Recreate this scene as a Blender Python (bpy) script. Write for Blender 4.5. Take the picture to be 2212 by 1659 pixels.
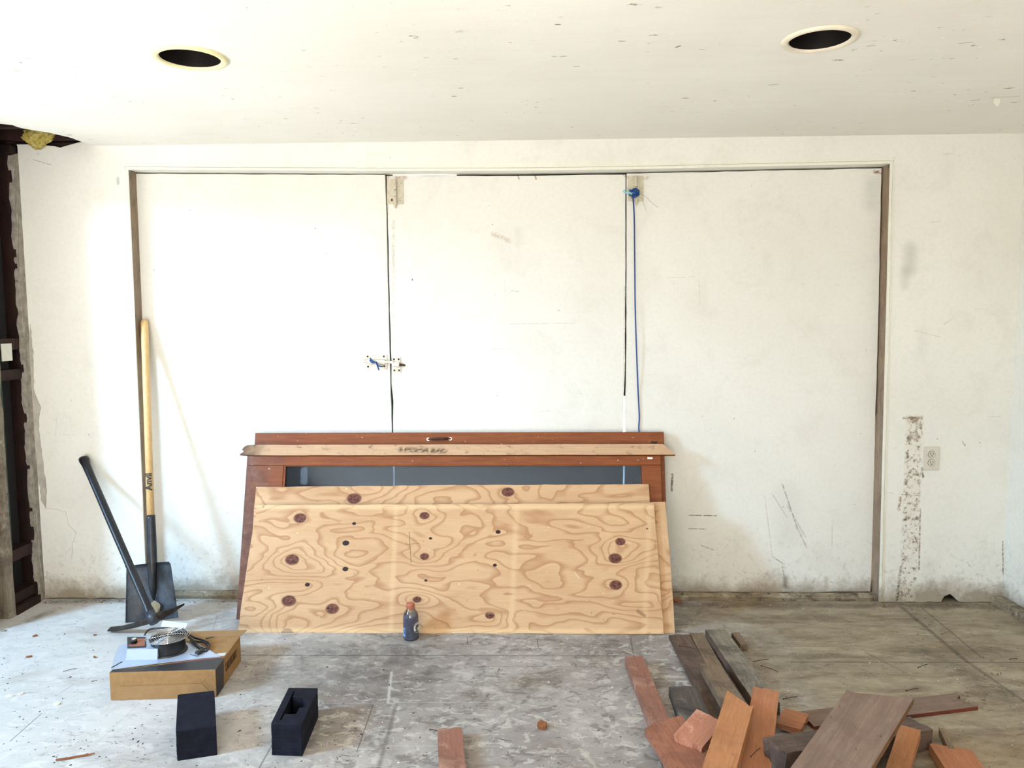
import bpy, bmesh, math, random
from mathutils import Vector, Matrix, Euler, noise as mnoise
PI = math.pi
for o in list(bpy.data.objects): bpy.data.objects.remove(o, do_unlink=True)
sc = bpy.context.scene
COL = sc.collection
random.seed(7)

# ------------------------------------------------------------------ camera
FPX, CX, CY = 1662.0, 1106.0, 829.5
CAM_H = 1.4474
CAM = Vector((0, 0, CAM_H))
RM = Matrix.Rotation(math.radians(1.7), 3, 'Z') @ Matrix.Rotation(math.radians(85.0), 3, 'X') @ Matrix.Rotation(math.radians(-0.4), 3, 'Z')
cd = bpy.data.cameras.new('camera'); cam = bpy.data.objects.new('camera', cd); COL.objects.link(cam)
cd.sensor_width = 36; cd.lens = FPX/2212*36; cd.clip_start = 0.02
cam.matrix_world = Matrix.Translation(CAM) @ RM.to_4x4()
sc.camera = cam
sc.view_settings.view_transform = 'Standard'; sc.view_settings.look = 'None'
sc.view_settings.gamma = 1; sc.view_settings.use_curve_mapping = False
sc.view_settings.exposure = 0.08

# ------------------------------------------------------------------ daylight
w = bpy.data.worlds.new('daylight'); sc.world = w; w.use_nodes = True
bgn = w.node_tree.nodes['Background']; bgn.inputs[0].default_value = (0.98, 1.0, 0.93, 1); bgn.inputs[1].default_value = 0.25
def area(name, loc, target, sx, sy, power, color):
    l = bpy.data.lights.new(name, 'AREA'); l.shape = 'RECTANGLE'; l.size = sx; l.size_y = sy
    l.energy = power; l.color = color
    o = bpy.data.objects.new(name, l); COL.objects.link(o); o.location = loc
    o.rotation_euler = (Vector(target)-Vector(loc)).to_track_quat('-Z', 'Y').to_euler()
    return o
# sky seen through the big opening in the left wall
area('daylight_left_opening', (-4.75, 0.85, 2.6), (-0.9, 3.3, 0.35), 0.75, 0.95, 310, (0.42, 0.70, 1.0))
# wide daylight from the open front of the room, behind the camera
area('daylight_front_opening', (-0.8, -2.6, 1.2), (0.4, 3.8, 1.15), 3.2, 1.9, 122, (1.0, 0.95, 0.84))
# lamp added to brighten the yard behind the shut doors so the cracks glow
area('added_rear_yard_light', (0.0, 7.0, 3.6), (0.0, 7.0, 0), 5.0, 4.5, 1500, (1.0, 1.0, 0.97))
sl = bpy.data.lights.new('sun', 'SUN'); sl.energy = 45; sl.angle = 0.01; sl.color = (1.0, 0.97, 0.92)
so = bpy.data.objects.new('sun', sl); COL.objects.link(so); so.rotation_euler = Vector((-0.35, 1.0, -0.70)).to_track_quat('-Z', 'Y').to_euler()

# ------------------------------------------------------------------ pixel -> place helpers (2212x1659 frame)
def ray(px, py): return RM @ Vector(((px-CX)/FPX, (CY-py)/FPX, -1))
def onY(px, py, Y): d = ray(px, py); return CAM + d*(Y/d.y)
def onZ(px, py, z=0.0): d = ray(px, py); return CAM + d*((z-CAM_H)/d.z)
def onX(px, py, X): d = ray(px, py); return CAM + d*(X/d.x)
def onP(px, py, P0, N): d = ray(px, py); return CAM + d*((P0-CAM).dot(N)/d.dot(N))
W = 3.82      # face of the back wall
DP = 3.89     # face of the shut doors
H = 2.30
XL, XR = -2.553, 2.339
YB = -2.2

# ------------------------------------------------------------------ node helpers
class M:
    def __init__(s, name, rough=0.7, metallic=0.0, spec=0.4):
        s.m = bpy.data.materials.new(name); s.m.use_nodes = True
        s.t = s.m.node_tree; s.b = s.t.nodes['Principled BSDF']; s.out = s.t.nodes['Material Output']
        s.b.inputs['Roughness'].default_value = rough; s.b.inputs['Metallic'].default_value = metallic
        s.b.inputs['Specular IOR Level'].default_value = spec
        s.P = s.new('ShaderNodeTexCoord').outputs['Object']
    def new(s, k): return s.t.nodes.new(k)
    def L(s, a, b):
        if isinstance(a, (int, float)): b.default_value = a
        elif isinstance(a, (tuple, list)):
            b.default_value = tuple(a) + ((1,) if len(a) == 3 and len(b.default_value) == 4 else ())
        else: s.t.links.new(a, b)
    def math(s, op, a, b=0.0, c=None):
        n = s.new('ShaderNodeMath'); n.operation = op; s.L(a, n.inputs[0]); s.L(b, n.inputs[1])
        if c is not None: s.L(c, n.inputs[2])
        return n.outputs[0]
    def scale(s, v, loc=(0,0,0)):
        n = s.new('ShaderNodeMapping'); s.L(s.P, n.inputs[0]); n.inputs['Scale'].default_value = v; n.inputs['Location'].default_value = loc
        return n.outputs[0]
    def noise(s, sc_, det=4, rough=0.55, dist=0.0, v=None):
        n = s.new('ShaderNodeTexNoise'); s.L(v if v is not None else s.P, n.inputs['Vector'])
        n.inputs['Scale'].default_value = sc_; n.inputs['Detail'].default_value = det
        n.inputs['Roughness'].default_value = rough; n.inputs['Distortion'].default_value = dist
        return n.outputs['Fac']
    def voro(s, sc_, v=None, feat='F1'):
        n = s.new('ShaderNodeTexVoronoi'); n.feature = feat; s.L(v if v is not None else s.P, n.inputs['Vector']); n.inputs['Scale'].default_value = sc_
        return n.outputs['Distance']
    def mr(s, x, a, b, c=0.0, d=1.0):
        n = s.new('ShaderNodeMapRange'); s.L(x, n.inputs[0])
        for i, k in enumerate((a, b, c, d)): n.inputs[i+1].default_value = k
        return n.outputs[0]
    def mix(s, f, a, b, mode='MIX'):
        n = s.new('ShaderNodeMix'); n.data_type = 'RGBA'; n.blend_type = mode
        s.L(f, n.inputs[0]); s.L(a, n.inputs[6]); s.L(b, n.inputs[7]); return n.outputs[2]
    def sep(s):
        n = s.new('ShaderNodeSeparateXYZ'); s.L(s.P, n.inputs[0]); return n.outputs
    def box(s, x0, x1, y0, y1, soft, ax=(0, 2)):
        o = s.sep(); X, Y = o[ax[0]], o[ax[1]]
        a = s.math('MULTIPLY', s.mr(X, x0-soft, x0+soft), s.mr(X, x1-soft, x1+soft, 1, 0))
        b = s.math('MULTIPLY', s.mr(Y, y0-soft, y0+soft), s.mr(Y, y1-soft, y1+soft, 1, 0))
        return s.math('MULTIPLY', a, b)
    def mul(s, a, b): return s.math('MULTIPLY', a, b)
    def mx(s, a, b): return s.math('MAXIMUM', a, b)
    def group(s, g, **kw):
        n = s.new('ShaderNodeGroup'); n.node_tree = g
        s.L(s.P, n.inputs['Vec'])
        for k, v in kw.items(): n.inputs[k].default_value = v
        return n.outputs
    def done(s, col, bump=None, bs=0.3, bd=0.01, rough=None):
        s.L(col, s.b.inputs['Base Color'])
        if rough is not None: s.L(rough, s.b.inputs['Roughness'])
        if bump is not None:
            n = s.new('ShaderNodeBump'); n.inputs['Strength'].default_value = bs; n.inputs['Distance'].default_value = bd
            s.L(bump, n.inputs['Height']); s.t.links.new(n.outputs[0], s.b.inputs['Normal'])
        return s.m
def sg(r, g, b):
    f = lambda c: (c/255)/12.92 if c/255 <= 0.04045 else (((c/255)+0.055)/1.055)**2.4
    return (f(r), f(g), f(b))

def make_groups():
    # seg: soft mask of a straight line from A along unit direction D for length L
    g = bpy.data.node_groups.new('line_mark', 'ShaderNodeTree')
    I = g.interface
    I.new_socket('Vec', in_out='INPUT', socket_type='NodeSocketVector')
    I.new_socket('A', in_out='INPUT', socket_type='NodeSocketVector')
    I.new_socket('D', in_out='INPUT', socket_type='NodeSocketVector')
    I.new_socket('Len', in_out='INPUT', socket_type='NodeSocketFloat')
    I.new_socket('Wid', in_out='INPUT', socket_type='NodeSocketFloat')
    I.new_socket('Mask', in_out='OUTPUT', socket_type='NodeSocketFloat')
    gi = g.nodes.new('NodeGroupInput'); go = g.nodes.new('NodeGroupOutput')
    def vm(op, a, b=None):
        n = g.nodes.new('ShaderNodeVectorMath'); n.operation = op; g.links.new(a, n.inputs[0])
        if b is not None: g.links.new(b, n.inputs[3] if op == 'SCALE' else n.inputs[1])
        return n
    df = vm('SUBTRACT', gi.outputs[0], gi.outputs[1]).outputs[0]
    t = vm('DOT_PRODUCT', df, gi.outputs[2]).outputs['Value']
    a = g.nodes.new('ShaderNodeMath'); a.operation = 'MAXIMUM'; g.links.new(t, a.inputs[0]); a.inputs[1].default_value = 0
    b = g.nodes.new('ShaderNodeMath'); b.operation = 'MINIMUM'; g.links.new(a.outputs[0], b.inputs[0]); g.links.new(gi.outputs[3], b.inputs[1])
    pr = vm('SCALE', gi.outputs[2], b.outputs[0]).outputs[0]
    ln = vm('LENGTH', vm('SUBTRACT', df, pr).outputs[0]).outputs['Value']
    mr = g.nodes.new('ShaderNodeMapRange'); mr.interpolation_type = 'SMOOTHSTEP'
    g.links.new(ln, mr.inputs[0]); mr.inputs[1].default_value = 0; g.links.new(gi.outputs[4], mr.inputs[2]); mr.inputs[3].default_value = 1; mr.inputs[4].default_value = 0
    g.links.new(mr.outputs[0], go.inputs[0])
    # knot: disc mask and a wide bump, in the local xy plane
    k = bpy.data.node_groups.new('knot', 'ShaderNodeTree'); I = k.interface
    for nm, ty in (('Vec', 'NodeSocketVector'), ('C', 'NodeSocketVector'), ('Rad', 'NodeSocketFloat')):
        I.new_socket(nm, in_out='INPUT', socket_type=ty)
    I.new_socket('Disc', in_out='OUTPUT', socket_type='NodeSocketFloat')
    I.new_socket('Swell', in_out='OUTPUT', socket_type='NodeSocketFloat')
    gi = k.nodes.new('NodeGroupInput'); go = k.nodes.new('NodeGroupOutput')
    sb = k.nodes.new('ShaderNodeVectorMath'); sb.operation = 'SUBTRACT'; k.links.new(gi.outputs[0], sb.inputs[0]); k.links.new(gi.outputs[1], sb.inputs[1])
    def scl(v):
        m = k.nodes.new('ShaderNodeVectorMath'); m.operation = 'MULTIPLY'; k.links.new(sb.outputs[0], m.inputs[0]); m.inputs[1].default_value = v
        l = k.nodes.new('ShaderNodeVectorMath'); l.operation = 'LENGTH'; k.links.new(m.outputs[0], l.inputs[0])
        d = k.nodes.new('ShaderNodeMath'); d.operation = 'DIVIDE'; k.links.new(l.outputs['Value'], d.inputs[0]); k.links.new(gi.outputs[2], d.inputs[1])
        return d.outputs[0]
    m = k.nodes.new('ShaderNodeMapRange'); k.links.new(scl((0.85, 1.15, 0)), m.inputs[0])
    for i, v in enumerate((0.82, 1.08, 1, 0)): m.inputs[i+1].default_value = v
    k.links.new(m.outputs[0], go.inputs[0])
    d = scl((0.62, 1.15, 0))
    sq = k.nodes.new('ShaderNodeMath'); sq.operation = 'MULTIPLY'; k.links.new(d, sq.inputs[0]); k.links.new(d, sq.inputs[1])
    ad = k.nodes.new('ShaderNodeMath'); ad.operation = 'MULTIPLY_ADD'; k.links.new(sq.outputs[0], ad.inputs[0]); ad.inputs[1].default_value = 0.16; ad.inputs[2].default_value = 1
    dv = k.nodes.new('ShaderNodeMath'); dv.operation = 'DIVIDE'; dv.inputs[0].default_value = 1; k.links.new(ad.outputs[0], dv.inputs[1])
    k.links.new(dv.outputs[0], go.inputs[1])
    return g, k
G_LINE, G_KNOT = make_groups()
def line(m, A, B, wid):
    A, B = Vector(A), Vector(B); d = B-A
    return m.group(G_LINE, A=A, D=d.normalized(), Len=d.length, Wid=wid)[0]

# ------------------------------------------------------------------ materials
def wall_mat(name, marks=(), base=(0.80, 0.79, 0.74), grime=1.0, strip=None, blobs=(), speck=1.0, grain=300):
    m = M(name, 0.75, spec=0.25)
    col = m.mix(m.mr(m.noise(1.3, 3), 0.35, 0.7, 0, 1), base, tuple(c*k for c, k in zip(base, (0.93, 0.925, 0.91))))
    col = m.mix(m.mul(m.mr(m.noise(55, 5, .7), .45, .62), .10), col, sg(190, 184, 170))
    col = m.mix(m.mul(m.mr(m.noise(5, 6, .7, .6), .52, .68), .14), col, sg(180, 174, 158))
    X, Y, Z = m.sep()[:3]
    v = m.scale((1.0, 1.0, 0.8))
    z_low = m.mr(Z, 0.15, 1.1, 1, 0)                       # more knocks low down
    sp = m.noise(38, 3, 0.6, 0.6, v)
    th = m.math('MULTIPLY_ADD', z_low, -0.035, 0.765)
    spk = m.mr(m.math('SUBTRACT', sp, th), 0.0, 0.03)
    patch = m.mr(m.noise(2.4, 3), 0.45, 0.62)
    spk = m.mul(spk, m.math('MULTIPLY_ADD', patch, 0.8, 0.12))
    col = m.mix(m.mul(spk, 0.62*speck), col, sg(120, 112, 96))
    sc1 = m.noise(9, 4, 0.6, 0.4, m.scale((0.9, 1, 6.0), (3.1, 0, 1.7)))
    col = m.mix(m.mul(m.mul(m.mr(sc1, 0.70, 0.75), patch), 0.45*speck), col, sg(150, 140, 122))
    dots = m.voro(15, m.scale((1, 1, 1), (0.3, 0, 0.2)))
    col = m.mix(m.mul(m.mul(m.mr(m.math('ADD', dots, m.mul(m.noise(60, 4, .7), .12)), 0.08, 0.11, 1, 0), m.mr(m.noise(7, 1), 0.55, 0.6)), 0.75*speck), col, sg(90, 80, 66))
    # grime creeping up from the floor
    gz = m.math('ADD', Z, m.math('MULTIPLY_ADD', m.noise(7, 6, 0.7), -0.26, 0.12))
    col = m.mix(m.mul(m.mr(gz, 0.02, 0.11, 1, 0), 0.75*grime), col, sg(128, 108, 80))
    g2 = m.mul(m.mr(Z, 0.05, 0.42, 1, 0), m.mr(m.noise(40, 6, 0.75), 0.54, 0.66))
    col = m.mix(m.mul(g2, 0.45*grime), col, sg(122, 111, 96))
    brk = m.mr(m.noise(85, 5, 0.75), 0.38, 0.54)
    for A, B, wd, st, c in marks:
        col = m.mix(m.mul(m.mul(line(m, A, B, wd), brk), st), col, c)
    for (x, z, r, st, c) in blobs:
        d = m.group(G_LINE, A=(x, W if name != 'door_paint' else DP, z-r), D=(0, 0, 1), Len=2*r, Wid=r*1.2)[0]
        col = m.mix(m.mul(d, st), col, c)
    if strip:
        x0, x1, z0, z1 = strip
        bx = m.box(x0, x1, z0, z1, 0.008)
        core = m.box(x0+0.022, x1-0.022, z0-1, z1-0.03, 0.01)
        edge = m.math('MULTIPLY', bx, m.math('SUBTRACT', 1.0, m.math('MULTIPLY', core, 0.55)))
        n1 = m.mr(m.noise(30, 8, 0.75, 0.5), 0.50, 0.60)
        col = m.mix(m.mul(bx, 0.3), col, sg(214, 206, 190))
        col = m.mix(m.mul(m.mul(edge, n1), 0.85), col, sg(124, 92, 66))
        col = m.mix(m.mul(m.mul(bx, m.mr(m.noise(60, 5, 0.7), 0.56, 0.62)), 0.8), col, sg(104, 92, 78))
    return m.done(col, m.math('ADD', m.noise(grain, 2), m.mul(m.noise(14, 3), 1.5)), 0.10, 0.003)

GR = sg(140, 138, 134); BRN = sg(88, 62, 42); DK = sg(60, 54, 48)
def wm(y, *pts):
    out = []
    for (x0, y0, x1, y1, wd, st, c) in pts:
        out.append((onY(x0, y0, y), onY(x1, y1, y), wd, st, c))
    return out
door_marks = wm(DP,
    (1690, 1046, 1722, 1140, 0.006, 0.9, GR), (1722, 1140, 1742, 1182, 0.008, 0.7, GR), (1668, 1066, 1700, 1118, 0.005, .5, GR),
    (1652, 1070, 1668, 1200, 0.004, .45, GR), (1489, 1113, 1548, 1114, 0.004, 1, DK), (1488, 1142, 1525, 1143, 0.003, .9, DK),
    (1452, 1025, 1451, 1060, 0.010, 1, BRN), (1700, 1090, 1740, 1160, 0.008, .4, GR), (1515, 1178, 1540, 1188, 0.004, .7, DK),
    (1668, 1202, 1695, 1220, 0.004, .7, DK), (1690, 1225, 1694, 1245, 0.006, .7, DK), (1798, 1125, 1797, 1190, 0.005, .4, GR),
    (1065, 505, 1100, 520, 0.02, .5, sg(170, 150, 120)), (1118, 376, 1121, 386, 0.006, 1, sg(150, 105, 50)), (1155, 376, 1158, 387, 0.006, 1, sg(160, 110, 50)),
    (1345, 375, 1352, 381, 0.008, 1, sg(150, 95, 55)), (1890, 371, 1905, 373, 0.014, 1, sg(120, 90, 62)), (890, 602, 891, 605, 0.006, 1, DK),
    (332, 582, 333, 584, 0.005, 1, DK), (1105, 628, 1120, 630, 0.003, .8, GR), (1090, 604, 1092, 640, 0.003, .3, GR), (850, 480, 848, 900, 0.018, .35, sg(150, 135, 110)),
    (1351, 620, 1349, 900, 0.012, .45, sg(140, 120, 96)), (1100, 700, 1240, 698, 0.002, .6, GR), (1440, 600, 1500, 598, 0.002, .5, GR),
    (838, 440, 835, 700, 0.01, .3, sg(150, 135, 110)), (836, 384, 875, 383, 0.02, .7, sg(160, 128, 96)), (1354, 384, 1400, 384, 0.014, .5, sg(160, 128, 96)),
    (1510, 600, 1512, 660, 0.002, .5, GR), (1060, 755, 1105, 753, 0.002, .5, GR), (940, 860, 960, 862, 0.003, .5, GR), (702, 545, 706, 550, .004, .7, GR))
door_blobs = [(onY(x, y, DP).x, onY(x, y, DP).z, r, st, c) for x, y, r, st, c in
    ((1880, 420, 0.05, .22, sg(150, 160, 155)), (1700, 1110, 0.10, .12, GR), (1120, 512, 0.03, .1, GR), (1696, 1258, 0.02, .6, BRN), (1785, 1258, .02, .35, sg(150, 110, 80)))]
wall_marks = wm(W,
    (2040, 700, 2055, 690, .004, .6, GR), (2010, 480, 2030, 478, .003, .5, GR), (1976, 714, 2030, 728, .003, .4, GR),
    (2080, 955, 2084, 962, .008, .9, BRN), (2135, 900, 2160, 900, .003, .5, GR), (2166, 1170, 2167, 1240, .006, .9, sg(96, 84, 66)),
    (2120, 1272, 2162, 1262, .003, .7, GR), (2090, 1215, 2096, 1224, .003, .7, DK), (1988, 1100, 1985, 1230, .007, .9, sg(110, 80, 56)),
    (1946, 1225, 1938, 1296, .012, 1, sg(84, 62, 46)), (1952, 903, 1990, 902, .010, 1, sg(110, 78, 54)), (1948, 1068, 1990, 1071, .004, 1, sg(110, 78, 54)),
    (1988, 905, 1992, 940, .006, .8, sg(110, 78, 54)), (1992, 1012, 1994, 1030, .010, 1, sg(96, 66, 46)), (1945, 1075, 1942, 1100, .012, 1, sg(140, 100, 70)),
    (285, 359, 835, 360.5, .0022, .7, GR), (835, 360.5, 1350, 357.5, .0022, .7, GR), (1350, 357.5, 1930, 345, .0022, .7, GR), (1926, 352, 1915, 860, .0022, .5, GR), (1935, 338, 1925, 350, .002, .6, GR),
    (72, 345, 110, 356, .002, .9, DK), (120, 945, 122, 900, .002, .4, GR), (135, 938, 165, 940, .002, .6, GR))
wall_blobs = [(onY(x, y, W).x, onY(x, y, W).z, r, st, c) for x, y, r, st, c in
    ((1966, 560, 0.05, .38, sg(150, 158, 150)), (1955, 600, 0.035, .3, sg(165, 165, 150)), (1992, 735, 0.04, .1, GR), (2006, 1240, .05, .12, GR), (255, 391, .012, .5, GR))]
sA, sB = onY(1944, 1298, W), onY(1993, 898, W)
MAT_WALL = wall_mat('wall_paint', wall_marks, strip=(sA.x, sB.x, 0, sB.z), blobs=wall_blobs)
MAT_DOOR = wall_mat('door_paint', door_marks, base=(0.785, 0.775, 0.73), blobs=door_blobs, grime=0.9)
MAT_RWALL = wall_mat('side_wall_paint', (), base=(0.83, 0.825, 0.77))
MAT_TRIM = wall_mat('trim_paint', (), base=(0.82, 0.81, 0.73), speck=0.6)

def ceiling_mat():
    m = M('ceiling_paint', 0.8, spec=0.2)
    base = m.mix(m.mr(m.noise(1.2, 4), 0.3, 0.75), (0.86, 0.84, 0.775), (0.77, 0.745, 0.68))
    X, Y, Z = m.sep()[:3]
    st = m.noise(3, 3, 0.6, 0.4, m.scale((1, 7, 1), (0, 0, 0)))
    base = m.mix(m.mul(m.mr(st, 0.45, 0.8), 0.14), base, sg(215, 206, 190))
    sp = m.noise(26, 4, 0.62, 0.3, m.scale((0.8, 1.3, 1)))
    cl = m.mr(m.noise(1.7, 2, 0.5, 0, m.scale((1, 1.6, 1), (4.3, 1.2, 0))), 0.44, 0.6)
    base = m.mix(m.mul(m.mul(m.mr(sp, 0.665, 0.70), cl), 0.85), base, sg(132, 122, 106))
    sp2 = m.noise(30, 3, 0.6, 0.3, m.scale((0.9, 1.2, 1), (7, 3, 0)))
    base = m.mix(m.mul(m.mul(m.mr(sp2, 0.66, 0.7), cl), 0.7), base, (0.93, 0.91, 0.85))
    for (x0, y0, x1, y1, wd, s_) in ((1201, 53, 1209, 53, .006, .95), (1338, 89, 1348, 89, .007, .55), (1461, 102, 1469, 99, .007, .95), (1193, 122, 1201, 122, .005, .6),
                          (1212, 122, 1222, 121, .006, .6), (1240, 144, 1250, 143, .006, .6), (1100, 92, 1104, 92, .004, .6), (1662, 184, 1680, 182, .006, .6),
                          (2098, 217, 2116, 216, .008, .5), (2140, 211, 2200, 208, .008, .35), (2072, 94, 2100, 91, .006, .5), (1874, 100, 1888, 98, .006, .6)):
        A, B = onZ(x0, y0, H), onZ(x1, y1, H)
        base = m.mix(m.mul(line(m, A, B, wd), s_), base, sg(92, 84, 72))
    hgt = m.math('ADD', m.noise(60, 4), m.mul(m.noise(5, 4, 0.5), 2))
    return m.done(base, hgt, 0.2, 0.003)
MAT_CEIL = ceiling_mat()

def floor_mat():
    m = M('worn_subfloor', 0.72, spec=0.25)
    X, Y, Z = m.sep()[:3]
    big = m.noise(1.5, 8, 0.62, 0.4, m.scale((1, 1.25, 1), (0.6, 0.2, 0)))
    col = m.mix(m.mr(big, 0.36, 0.64), sg(136, 128, 124), sg(180, 173, 167))
    fine = m.noise(11, 10, 0.74, 0.8, m.scale((0.85, 1.3, 1)))
    col = m.mix(m.mul(m.mr(fine, 0.52, 0.58), 0.6), col, sg(104, 97, 92))
    fine2 = m.noise(19, 8, 0.7, 0.7, m.scale((0.85, 1.25, 1), (5, 2, 0)))
    col = m.mix(m.mul(m.mr(fine2, 0.53, 0.585), 0.62), col, sg(198, 193, 186))
    # paler, paint-washed area to the left
    lf = m.math('ADD', m.mr(X, -1.9, -0.35, 1, 0), m.math('MULTIPLY_ADD', m.noise(3, 5), 1.0, -0.55))
    col = m.mix(m.mul(m.mr(lf, 0.15, 0.75), 0.62), col, sg(218, 217, 215))
    # browner wood showing on the right
    rt = m.math('ADD', m.mr(X, 0.55, 1.3), m.math('MULTIPLY_ADD', m.noise(3.5, 6), 0.9, -0.5))
    rcol = m.mix(m.mr(m.noise(5, 9, 0.7, 0.5, m.scale((0.6, 1.8, 1), (1, 8, 0))), 0.38, 0.62), sg(116, 97, 70), sg(168, 151, 122))
    col = m.mix(m.mul(m.mr(rt, 0.1, 0.7), 0.8), col, rcol)
    # brown stain patches
    br = m.mr(m.noise(1.9, 5, 0.6, 0.3, m.scale((1, 1.4, 1), (9, 4, 0))), 0.56, 0.68)
    col = m.mix(m.mul(br, 0.32), col, sg(120, 102, 76))
    # dark trodden dirt in front of the leaning sheets
    A = onZ(640, 1440); B = onZ(900, 1432)
    dd = m.group(G_LINE, A=A, D=(B-A).normalized(), Len=(B-A).length, Wid=0.42)[0]
    col = m.mix(m.mul(m.mul(dd, m.mr(m.noise(6, 8, 0.7), 0.36, 0.6)), 0.75), col, sg(84, 78, 76))
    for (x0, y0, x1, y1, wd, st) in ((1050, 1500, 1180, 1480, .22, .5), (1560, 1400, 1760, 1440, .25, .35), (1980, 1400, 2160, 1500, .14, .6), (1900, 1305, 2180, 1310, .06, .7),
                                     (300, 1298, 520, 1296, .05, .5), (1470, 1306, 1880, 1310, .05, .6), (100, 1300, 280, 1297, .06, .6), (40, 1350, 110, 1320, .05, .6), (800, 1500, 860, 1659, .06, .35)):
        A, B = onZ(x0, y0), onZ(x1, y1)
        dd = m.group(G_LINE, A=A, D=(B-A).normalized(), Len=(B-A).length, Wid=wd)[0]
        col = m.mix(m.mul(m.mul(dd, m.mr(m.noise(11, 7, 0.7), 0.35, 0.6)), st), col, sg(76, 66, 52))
    # specks of dirt and paint
    s1 = m.noise(55, 4, 0.65, 0.3); col = m.mix(m.mul(m.mr(s1, 0.67, 0.70), 0.75), col, sg(66, 58, 50))
    s2 = m.noise(70, 3, 0.6, 0.2, m.scale((1, 1, 1), (3, 3, 0))); col = m.mix(m.mul(m.mr(s2, 0.71, 0.735), 0.8), col, sg(232, 230, 224))
    vd = m.mul(m.mr(m.noise(20, 6, .7, 1.0, m.scale((.6, 1.6, 1), (2, 5, 0))), 0.60, 0.64), 0.35)
    col = m.mix(vd, col, sg(88, 80, 72))
    # sheet joints, scored lines and, last, a faint painted shade edge
    wob = m.math('MULTIPLY_ADD', m.noise(90, 2), 0.8, 0.35)
    for (x0, y0, x1, y1, wd, st, c) in (
        (520, 1415, 1330, 1417, .006, .95, DK), (1700, 1430, 2212, 1431, .006, .9, DK), (1020, 1439, 1345, 1441, .004, .5, DK), (700, 1519, 1060, 1517, .004, .6, sg(190, 188, 184)),
        (846, 1452, 838, 1518, .010, .8, sg(205, 200, 190)), (806, 1522, 771, 1624, .004, .85, DK), (856, 1520, 818, 1659, .014, .7, sg(80, 72, 64)), (830, 1611, 1130, 1613, .004, .5, sg(190, 188, 184)),
        (593, 1600, 560, 1659, .005, .8, DK), (1010, 1378, 1010, 1392, .005, .8, DK), (1160, 1380, 1163, 1400, .004, .8, DK), (1362, 1378, 1368, 1412, .006, .8, DK),
        (1418, 1600, 1432, 1659, .006, .8, DK), (1255, 1620, 1290, 1659, .016, .7, sg(190, 182, 170)), (1948, 1312, 2090, 1430, .018, .75, DK), (1990, 1312, 2120, 1420, .008, .7, DK),
        (2090, 1430, 2212, 1515, .012, .7, DK), (22, 1601, 90, 1541, .004, .9, DK), (60, 1601, 470, 1606, .003, .35, GR), (130, 1497, 160, 1478, .003, .7, DK), (215, 1600, 300, 1520, .003, .4, GR),
        (1860, 1404, 2060, 1432, .006, .8, sg(96, 84, 64)), (1640, 1398, 1860, 1395, .004, .6, DK), (1870, 1410, 1960, 1455, .008, .7, sg(92, 82, 66)), (455, 1375, 470, 1330, .003, .4, DK),
        (1130, 1380, 1330, 1384, .004, .6, DK), (1700, 1385, 2000, 1400, .005, .5, sg(178, 168, 146)), (440, 1300, 520, 1298, .006, .6, DK), (0, 1460, 200, 1400, .004, .15, DK)):
        A, B = onZ(x0, y0), onZ(x1, y1)
        col = m.mix(m.mul(m.mul(line(m, A, B, wd), wob), st), col, c)
    hgt = m.math('ADD', m.noise(40, 6, .7), m.mul(m.noise(7, 4), 1.0))
    return m.done(col, hgt, 0.22, 0.004, m.mr(fine, 0.3, 0.7, 0.5, 0.85))
MAT_FLOOR = floor_mat()

def ds(c, k=.02):
    l = .3*c[0]+.59*c[1]+.11*c[2]; return tuple(x*(1-k)+l*k for x in c)
def wood_mat(name, a, b, dirt=None, dirt_amt=0.4, rough=0.65, loc=(0, 0, 0), gs=1.0, pale=None, vert=False):
    a, b = ds(a), ds(b)
    m = M(name, rough, spec=0.3)
    g = m.noise(6*gs, 6, 0.6, 0.5, m.scale((16, 16, 1.2) if vert else (1.2, 16, 16), loc))
    col = m.mix(m.mr(g, 0.32, 0.68), a, b)
    f = m.noise(20*gs, 5, 0.65, 0.2, m.scale((20, 20, 0.8) if vert else (0.8, 20, 20), loc))
    col = m.mix(m.mul(m.mr(f, 0.52, 0.62), 0.35), col, tuple(c*0.62 for c in a))
    if pale: col = m.mix(m.mul(m.mr(m.noise(7, 6, .7), 0.54, 0.62), 0.6), col, pale)
    if dirt:
        col = m.mix(m.mul(m.mr(m.noise(8, 8, 0.72, 0.4), 0.46, 0.60), dirt_amt), col, dirt)
        col = m.mix(m.mul(m.mr(m.noise(48, 4, 0.6), 0.66, 0.69), min(1, dirt_amt*1.5)), col, tuple(c*0.4 for c in dirt))
    return m.done(col, m.math('ADD', f, m.noise(70, 4)), 0.3, 0.002)

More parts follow.
